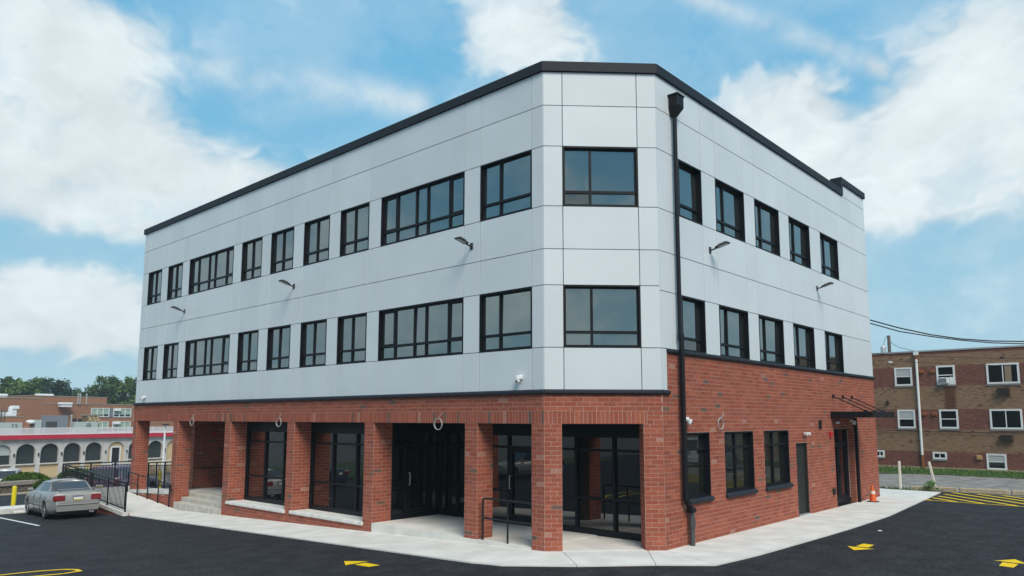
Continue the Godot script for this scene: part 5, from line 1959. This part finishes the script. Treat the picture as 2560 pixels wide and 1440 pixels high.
	o = put.call("stone_chimney", "squat chimney of tan rubble stone on the diner roof", "chimney", -2.6, -1.43, 1.6, 3.2, 0.9, "earth", -0.8)
	for k in 40:
		m = MB.new()
		m.rbox(g.p(-2.55 + fmod(k * 0.231, 1.08), 2.3 + 0.11 * int(k / 5.0), -0.34), Vector3(rng.randf_range(0.14, 0.26), 0.1, 0.1), 0.03, g.b)
		obj("stone", m, "tan_brick" if k % 3 else "stone", o)
	m = MB.new()
	m.box(g.p(-2.0, 3.25, -0.8), Vector3(1.35, 0.1, 1.05), g.b)
	obj("cap", m, "cap_concrete", o)
	# little lattice mast
	o = thing("roof_mast", "grey lattice mast with cross arms on the roofs at the far left", "mast", g.p(-9.5, 1.6, -1.0))
	m = MB.new()
	for sx in [-0.14, 0.14]: m.bar(g.u * sx, g.u * sx + Vector3(0, 2.1, 0), 0.06, 0.06)
	for k in 7:
		m.bar(g.u * -0.14 + Vector3(0, 0.3 * k, 0), g.u * 0.14 + Vector3(0, 0.3 * k + 0.3, 0), 0.04, 0.04)
	m.bar(Vector3(0, 2.1, 0), Vector3(0, 2.4, 0), 0.05, 0.05)
	obj("frame", m, "grey_metal", o)
	m = MB.new()
	m.bar(Vector3(0, 2.0, 0), g.u * 1.3 + Vector3(0, 1.75, 0), 0.04, 0.04)
	obj("arm", m, "pale_metal", o)
	# low brick block behind with white ducts
	o = put.call("rear_block", "low brick rear wing behind the diner roof carrying white ducts", "building", -12.0, -6.2, -2.0, 3.02, 3.0, "school_brick", -6.0)
	m = MB.new()
	m.box(g.p(-9.1, 3.06, -6.0), Vector3(5.9, 0.08, 3.1), g.b)
	obj("coping", m, "cap_concrete", o)
	var dct := thing("roof_ducts", "white bent ducts on the low brick wing", "duct")
	m = MB.new()
	m.rbox(g.p(-7.45, 3.3, -5.0), Vector3(0.9, 0.34, 0.6), 0.03, g.b)
	m.rbox(g.p(-6.95, 3.55, -5.0), Vector3(0.5, 0.85, 0.55), 0.03, g.b)
	m.rbox(g.p(-6.85, 3.95, -4.9), Vector3(0.6, 0.3, 0.6), 0.03, g.b)
	obj("duct", m, "window_white", dct)
	m = MB.new()
	m.rbox(g.p(-8.3, 3.3, -5.0), Vector3(0.8, 0.4, 0.6), 0.03, g.b)
	obj("fan_box", m, "hvac_green", dct)


func school() -> void:
	var root := thing("school_building", "long orange-brown brick building with green-blinded windows beyond the diner", "building")
	var u := Vector3(-0.1908, 0, -0.9816)
	var f := Fr.new(Vector3(-105.42, 0, -23.0), u, Vector3(0.9816, 0, -0.1908))
	var m := MB.new()
	m.box(f.p(-18.0, 1.8, -6.0), Vector3(26.0, 7.6, 12.0), f.b)
	m.box(f.p(0.45, 2.0, -8.0), Vector3(11.0, 8.1, 9.0), f.b)
	m.box(f.p(6.0, 1.5, -5.0), Vector3(22.0, 6.9, 10.0), f.b)
	obj("wall", m, "school_brick", root)
	m = MB.new()
	m.box(f.p(-18.0, 5.63, -6.0), Vector3(26.1, 0.12, 12.1), f.b)
	m.box(f.p(0.45, 6.08, -8.0), Vector3(11.1, 0.1, 9.1), f.b)
	m.box(f.p(6.0, 4.98, -5.0), Vector3(22.1, 0.12, 10.1), f.b)
	obj("coping", m, "cap_concrete", root)
	for w in [[1.7, 4.35, 3.18, 4.38], [4.95, 7.72, 3.16, 4.38], [4.95, 7.72, 1.0, 2.45], [9.2, 12.0, 3.16, 4.38], [1.7, 4.35, 1.0, 2.45]]:
		m = MB.new()
		for q in [[w[0], w[1], w[2] - 0.06, w[2] + 0.04], [w[0], w[1], w[3] - 0.06, w[3] + 0.02]]:
			m.box(f.p((q[0] + q[1]) * 0.5, (q[2] + q[3]) * 0.5, 0.03), Vector3(q[1] - q[0], q[3] - q[2], 0.16), f.b)
		for k in 4: m.box(f.p(lerpf(w[0] + 0.04, w[1] - 0.04, k / 3.0), (w[2] + w[3]) * 0.5, 0.028), Vector3(0.08, w[3] - w[2], 0.16), f.b)
		var o := obj("window", m, "window_white", root)
		for k in 3:
			m = MB.new()
			m.box(f.p(lerpf(w[0], w[1], (k + 0.5) / 3.0), (w[2] + w[3]) * 0.5, 0.012), Vector3((w[1] - w[0]) / 3.0, w[3] - w[2], 0.02), f.b)
			obj("pane", m, "dark_glass", o)
			m = MB.new()
			m.box(f.p(lerpf(w[0], w[1], (k + 0.5) / 3.0), lerpf(w[2], w[3], 0.62), 0.03), Vector3((w[1] - w[0]) / 3.0 - 0.06, (w[3] - w[2]) * (0.7 if k < 2 else 0.66), 0.012), f.b)
			obj("blind", m, "school_blind", o)
	m = MB.new()
	m.box(f.p(4.65, 3.78, 0.03), Vector3(0.6, 1.2, 0.1), f.b)
	obj("spandrel", m, "hvac_grey", root)
	for y in [4.2, 2.25]:
		m = MB.new()
		m.rbox(f.p(5.5, y, 0.2), Vector3(0.9, 0.4, 0.5), 0.03, f.b)
		obj("window_air_conditioner", m, "window_white", root)
	m = MB.new()
	for k in 3: m.box(f.p(-0.5 + 0.75 * k, 2.65, 0.02), Vector3(0.55, 0.45, 0.06), f.b)
	obj("window", m, "dark_glass", root)
	for v in [[-9.85, -8.6, 5.7, 6.16, -2.0], [-3.4, -1.25, 5.9, 6.4, -5.0], [-3.2, -1.55, 4.75, 5.1, 0.8]]:
		m = MB.new()
		m.rbox(f.p((v[0] + v[1]) * 0.5, v[3] - 0.16, v[4]), Vector3(v[1] - v[0], 0.32, 1.0), 0.08, f.b)
		m.box(f.p((v[0] + v[1]) * 0.5, v[2], v[4]), Vector3((v[1] - v[0]) * 0.85, 0.5, 0.8), f.b)
		obj("roof_ventilator", m, "window_white", root)
	for k in 3:
		m = MB.new()
		m.lathe(PackedVector2Array([Vector2(0.07, 4.9), Vector2(0.07, 6.2), Vector2(0.14, 6.25), Vector2(0.14, 6.4), Vector2(0, 6.42)]), 8, Transform3D(Basis.IDENTITY, f.p([-0.35, -0.05, 0.85][k], 0, 0.2)))
		obj("vent_pipe", m, "pale_metal", root)


# ---------------------------------------------------------------- trees, pole and wires
func tree_shape(seed_: int, n: int, spread: float, cols: Array) -> Node3D:   # about 14 m high
	var o := Node3D.new()
	rng.seed = seed_
	var m := MB.new()
	m.lathe(PackedVector2Array([Vector2(0.34, 0), Vector2(0.26, 2.5), Vector2(0.18, 6.0), Vector2(0.06, 10.5)]), 9)
	for k in 7:
		var a := TAU * k / 7.0 + rng.randf()
		var y := rng.randf_range(3.5, 7.5)
		m.tube(PackedVector3Array([Vector3(0, y, 0), Vector3(cos(a) * 1.2, y + 1.5, sin(a) * 1.2), Vector3(cos(a) * spread * 0.7, y + rng.randf_range(2.2, 3.6), sin(a) * spread * 0.7)]), 0.08, 5)
	obj("trunk", m, "bark", o)
	var clumps := []
	for k in n:
		var a := rng.randf() * TAU
		var y := rng.randf_range(3.2, 12.6)
		var wide := spread * sqrt(maxf(0.05, 1.0 - pow((y - 7.0) / 6.4, 2.0)))
		var r := wide * sqrt(rng.randf()) * 0.9
		clumps.append([Vector3(cos(a) * r, y, sin(a) * r), rng.randf_range(0.7, 1.35), cols[rng.randi() % cols.size()] * rng.randf_range(0.75, 1.25)])
	var lf := MB.new()
	for c in clumps:
		for k in 95:
			var d: Vector3 = Vector3(rng.randfn(), rng.randfn() * 0.75, rng.randfn()).normalized() * c[1] * pow(rng.randf(), 0.4)
			var p: Vector3 = c[0] + d
			var b := Basis.from_euler(Vector3(rng.randf_range(-1.0, 1.0), rng.randf() * TAU, rng.randf_range(-1.0, 1.0)))
			var s := rng.randf_range(0.16, 0.34)
			var col: Color = c[2] * rng.randf_range(0.8, 1.2)
			lf.tri(p - b.x * s, p + b.z * s * 0.7, p + b.x * s, col)
			lf.tri(p - b.x * s, p + b.x * s, p - b.z * s * 0.7, col)
	obj("crown", lf, "leaf", o).set_meta("kind", "stuff")
	return o


func background() -> void:
	var mid := [Color(0.085, 0.14, 0.032), Color(0.10, 0.165, 0.04), Color(0.07, 0.12, 0.03)]
	var dark := [Color(0.035, 0.065, 0.024), Color(0.045, 0.08, 0.03)]
	var light := [Color(0.13, 0.20, 0.045), Color(0.11, 0.18, 0.04)]
	var protos := [tree_shape(5, 60, 4.4, mid), tree_shape(6, 52, 4.0, dark), tree_shape(7, 48, 4.6, light)]
	var words := ["mid green bushy tree", "dark green dense tree", "light green loose tree"]
	var list := [[-193.0, -27.0, 11.0, 0], [-191.0, -32.0, 11.6, 2], [-188.5, -35.0, 12.6, 0], [-186.0, -37.0, 12.5, 2], [-187.5, -40.0, 12.6, 1], [-182.0, -39.0, 9.6, 2], [-183.0, -42.0, 12.0, 1], [-180.0, -44.0, 10.0, 1], [-182.0, -47.0, 9.0, 1], [-177.0, -46.0, 9.2, 0], [-176.0, -49.0, 11.0, 0], [-173.5, -49.5, 13.0, 0], [-172.0, -53.0, 12.9, 2], [-169.0, -54.5, 12.6, 0], [-165.0, -53.5, 8.8, 2], [-167.0, -58.0, 10.0, 1], [-163.0, -60.0, 11.0, 0]]
	var where := ["at the far left edge, behind the brick building", "second from the left edge behind the brick building", "behind the left roof ventilator, tallest of the left group", "with a rounded top in the middle of the left group", "darkest crown of the left group", "low and pale in front of the left group", "at the right end of the left tree group", "small, at the right foot of the left tree group", "low in the dip between the two tree groups", "low, just right of the dip between the groups", "at the left shoulder of the right tree group", "first tall crown of the right tree group", "spreading top of the right tree group", "at the right of the right group, near the office wall", "low and round in front of the right tree group", "partly hidden by the office's left edge", "mostly hidden by the office's left edge"]
	for k in list.size():
		var t = list[k]
		var r: Node3D = protos[t[3]] if k in [0, 4, 1] else protos[t[3]].duplicate()
		r.name = numbered("tree", self)
		add_child(r, true)
		var sc: float = (t[2] + 1.7) / 13.4
		r.position = Vector3(t[0], -1.75, t[1])
		r.rotation.y = k * 1.9
		r.scale = Vector3(sc * 1.02, sc, sc * 1.02)
		tag(r, "%s %s" % [words[t[3]], where[k]], "tree", "trees beyond the brick building")
	rng.seed = 991
	# utility pole with a transformer behind the apartment block
	var d := thing("utility_pole", "wooden utility pole with a grey transformer rising behind the apartment roof", "utility pole", Vector3(-10.9, 0, -68.5))
	var m := MB.new()
	m.lathe(PackedVector2Array([Vector2(0.2, 0), Vector2(0.16, 11.5), Vector2(0.0, 11.55)]), 10)
	obj("pole", m, "pole_wood", d)
	m = MB.new()
	m.lathe(PackedVector2Array([Vector2(0.0, 9.3), Vector2(0.27, 9.32), Vector2(0.27, 10.3), Vector2(0.2, 10.42), Vector2(0, 10.45)]), 14, Transform3D(Basis.IDENTITY, Vector3(-0.5, 0, 0.3)))
	m.lathe(PackedVector2Array([Vector2(0.05, 10.42), Vector2(0.05, 10.7), Vector2(0, 10.72)]), 8, Transform3D(Basis.IDENTITY, Vector3(-0.42, 0, 0.3)))
	obj("transformer", m, "pale_metal", d)
	m = MB.new()
	m.tube(PackedVector3Array([Vector3(-0.42, 10.7, 0.3), Vector3(-0.3, 11.2, 0.2), Vector3(-0.1, 11.5, 0.05)]), 0.02, 5)
	m.tube(PackedVector3Array([Vector3(0.1, 10.9, 0), Vector3(0.7, 10.4, 0.6), Vector3(1.3, 10.1, 1.2), Vector3(3.4, 9.4, 3.2), Vector3(9, 8.6, 9)]), 0.025, 5)
	obj("lead_wire", m, "wire", d)
	d = thing("street_lamp", "slim white lamp post with a dark head by the diner, between the first two piers", "street lamp", Vector3(-45.2, -2.1, -10.2))
	m = MB.new()
	m.lathe(PackedVector2Array([Vector2(0.16, 0), Vector2(0.16, 0.5), Vector2(0.075, 0.52), Vector2(0.06, 4.55), Vector2(0, 4.56)]), 10)
	obj("post", m, "window_white", d)
	m = MB.new()
	m.rbox(Vector3(0.1, 4.6, 0), Vector3(0.6, 0.1, 0.3), 0.03)
	obj("head", m, "cast_grey", d)
	# overhead lines that pass in front of the apartment block
	var lines := [["upper of two thick black overhead lines above the apartment roof", [Vector3(-6.5, 11.6, -25.2), Vector3(-3.5, 9.45, -27.9), Vector3(-1.46, 8.4, -29.78), Vector3(-0.26, 7.95, -30.88), Vector3(0.97, 7.59, -32.0), Vector3(2.16, 7.36, -33.07), Vector3(3.45, 7.24, -34.25), Vector3(4.75, 7.22, -35.44), Vector3(9, 7.6, -39.3)], 0.036],
		["lower of two thick black overhead lines above the apartment roof", [Vector3(-6.5, 11.2, -25.2), Vector3(-3.5, 9.2, -27.9), Vector3(-1.45, 8.21, -29.79), Vector3(-0.26, 7.76, -30.87), Vector3(0.97, 7.49, -31.99), Vector3(2.15, 7.29, -33.07), Vector3(3.44, 7.14, -34.24), Vector3(4.75, 7.09, -35.43), Vector3(9, 7.3, -39.3)], 0.032],
		["thin black wire crossing the top of the apartment wall", [Vector3(-5.2, 7.35, -36.5), Vector3(-1.0, 6.85, -37.0), Vector3(2.2, 6.55, -37.2), Vector3(5.0, 6.38, -37.3), Vector3(12.0, 6.2, -37.4)], 0.014],
		["thin black wire sagging across the upper apartment windows", [Vector3(-5.2, 6.9, -36.8), Vector3(-1.0, 6.45, -37.1), Vector3(2.2, 6.15, -37.3), Vector3(5.0, 5.95, -37.4), Vector3(12.0, 5.8, -37.5)], 0.011]]
	for l in lines:
		m = MB.new()
		m.tube(PackedVector3Array(l[1]), l[2], 6)
		tag(obj("overhead_line", m, "wire"), l[0], "overhead line", "overhead lines")


# ---------------------------------------------------------------- what the panes reflect: the other side of the car park
func opposite() -> void:
	var d := thing("brick_hall", "long brown brick hall across the road, seen only as a reflection", "building", Vector3(58, 0, 30), deg_to_rad(40))
	var m := MB.new()
	m.span(Vector3(-10, -0.2, -24), Vector3(6, 5.2, 24))
	obj("wall", m, "school_brick", d)
	m = MB.new()
	for k in 10:
		var a0 := PI * k / 10.0
		var a1 := PI * (k + 1) / 10.0
		m.quad(Vector3(-2 + cos(a0) * 9, 5.2 + sin(a0) * 2.4, 25), Vector3(-2 + cos(a0) * 9, 5.2 + sin(a0) * 2.4, -25), Vector3(-2 + cos(a1) * 9, 5.2 + sin(a1) * 2.4, -25), Vector3(-2 + cos(a1) * 9, 5.2 + sin(a1) * 2.4, 25))
	obj("roof", m, "roofing", d)
	var greens := [Color(0.05, 0.095, 0.022), Color(0.065, 0.115, 0.028)]
	var t := tree_shape(17, 40, 4.0, greens)
	for k in 5:
		var r: Node3D = t if k == 0 else t.duplicate()
		r.name = numbered("tree", self)
		add_child(r, true)
		r.position = [Vector3(-30, -1, 62), Vector3(-14, 0, 66), Vector3(6, 0, 70), Vector3(44, 0, -14), Vector3(52, 0, -30)][k]
		r.rotation.y = k * 1.3
		r.scale = Vector3.ONE * [0.8, 0.9, 0.75, 0.7, 0.8][k]
		tag(r, "green tree across the car park %s, seen only as a reflection" % ["at the far left", "second from the left", "third from the left", "beside the brick hall", "at the far right"][k], "tree", "trees across the car park")
	rng.seed = 5150
	var pole := thing("utility_pole", "wooden utility pole across the car park, seen as a reflection in the panes", "utility pole", Vector3(27, 0, 24))
	m = MB.new()
	m.lathe(PackedVector2Array([Vector2(0.2, 0), Vector2(0.14, 11.0), Vector2(0, 11.05)]), 10)
	obj("pole", m, "pole_wood", pole)
	m = MB.new()
	m.box(Vector3(0, 10.2, 0), Vector3(2.2, 0.12, 0.12), Basis(Vector3.UP, 0.6))
	obj("cross_arm", m, "pole_wood", pole)
	dup(pole, "utility_pole", "second wooden utility pole across the car park, seen as a reflection", Vector3(-8, 0, 40))
	dup(pole, "utility_pole", "third wooden utility pole, seen as a reflection in the right-hand panes", Vector3(30, 0, -12))
	var c := car("blue_saloon", "dark blue saloon parked across the lot, seen as a reflection", saloon_spec(), "blue_car")
	park(c, -24.5, 10.2, PI * 0.9)
	var e := car("grey_estate_car", "grey estate car parked across the lot, seen as a reflection", wagon_spec(), "silver_paint")
	park(e, -19.5, 19.5, PI * 0.62)
	var e2 := car("white_estate_car", "white estate car parked across the lot, seen as a reflection", wagon_spec(), "white_car")
	park(e2, 14.5, -26.5, PI * 0.5)
	var e3 := car("blue_estate_car", "dark blue estate car by the old driveway, seen as a reflection in the right-hand panes", wagon_spec(), "blue_car")
	park(e3, 18.2, -26.8, PI * 0.5)
	struct("grass_island", sheet(-60, -30, 16, 45, 0.03), "grass")
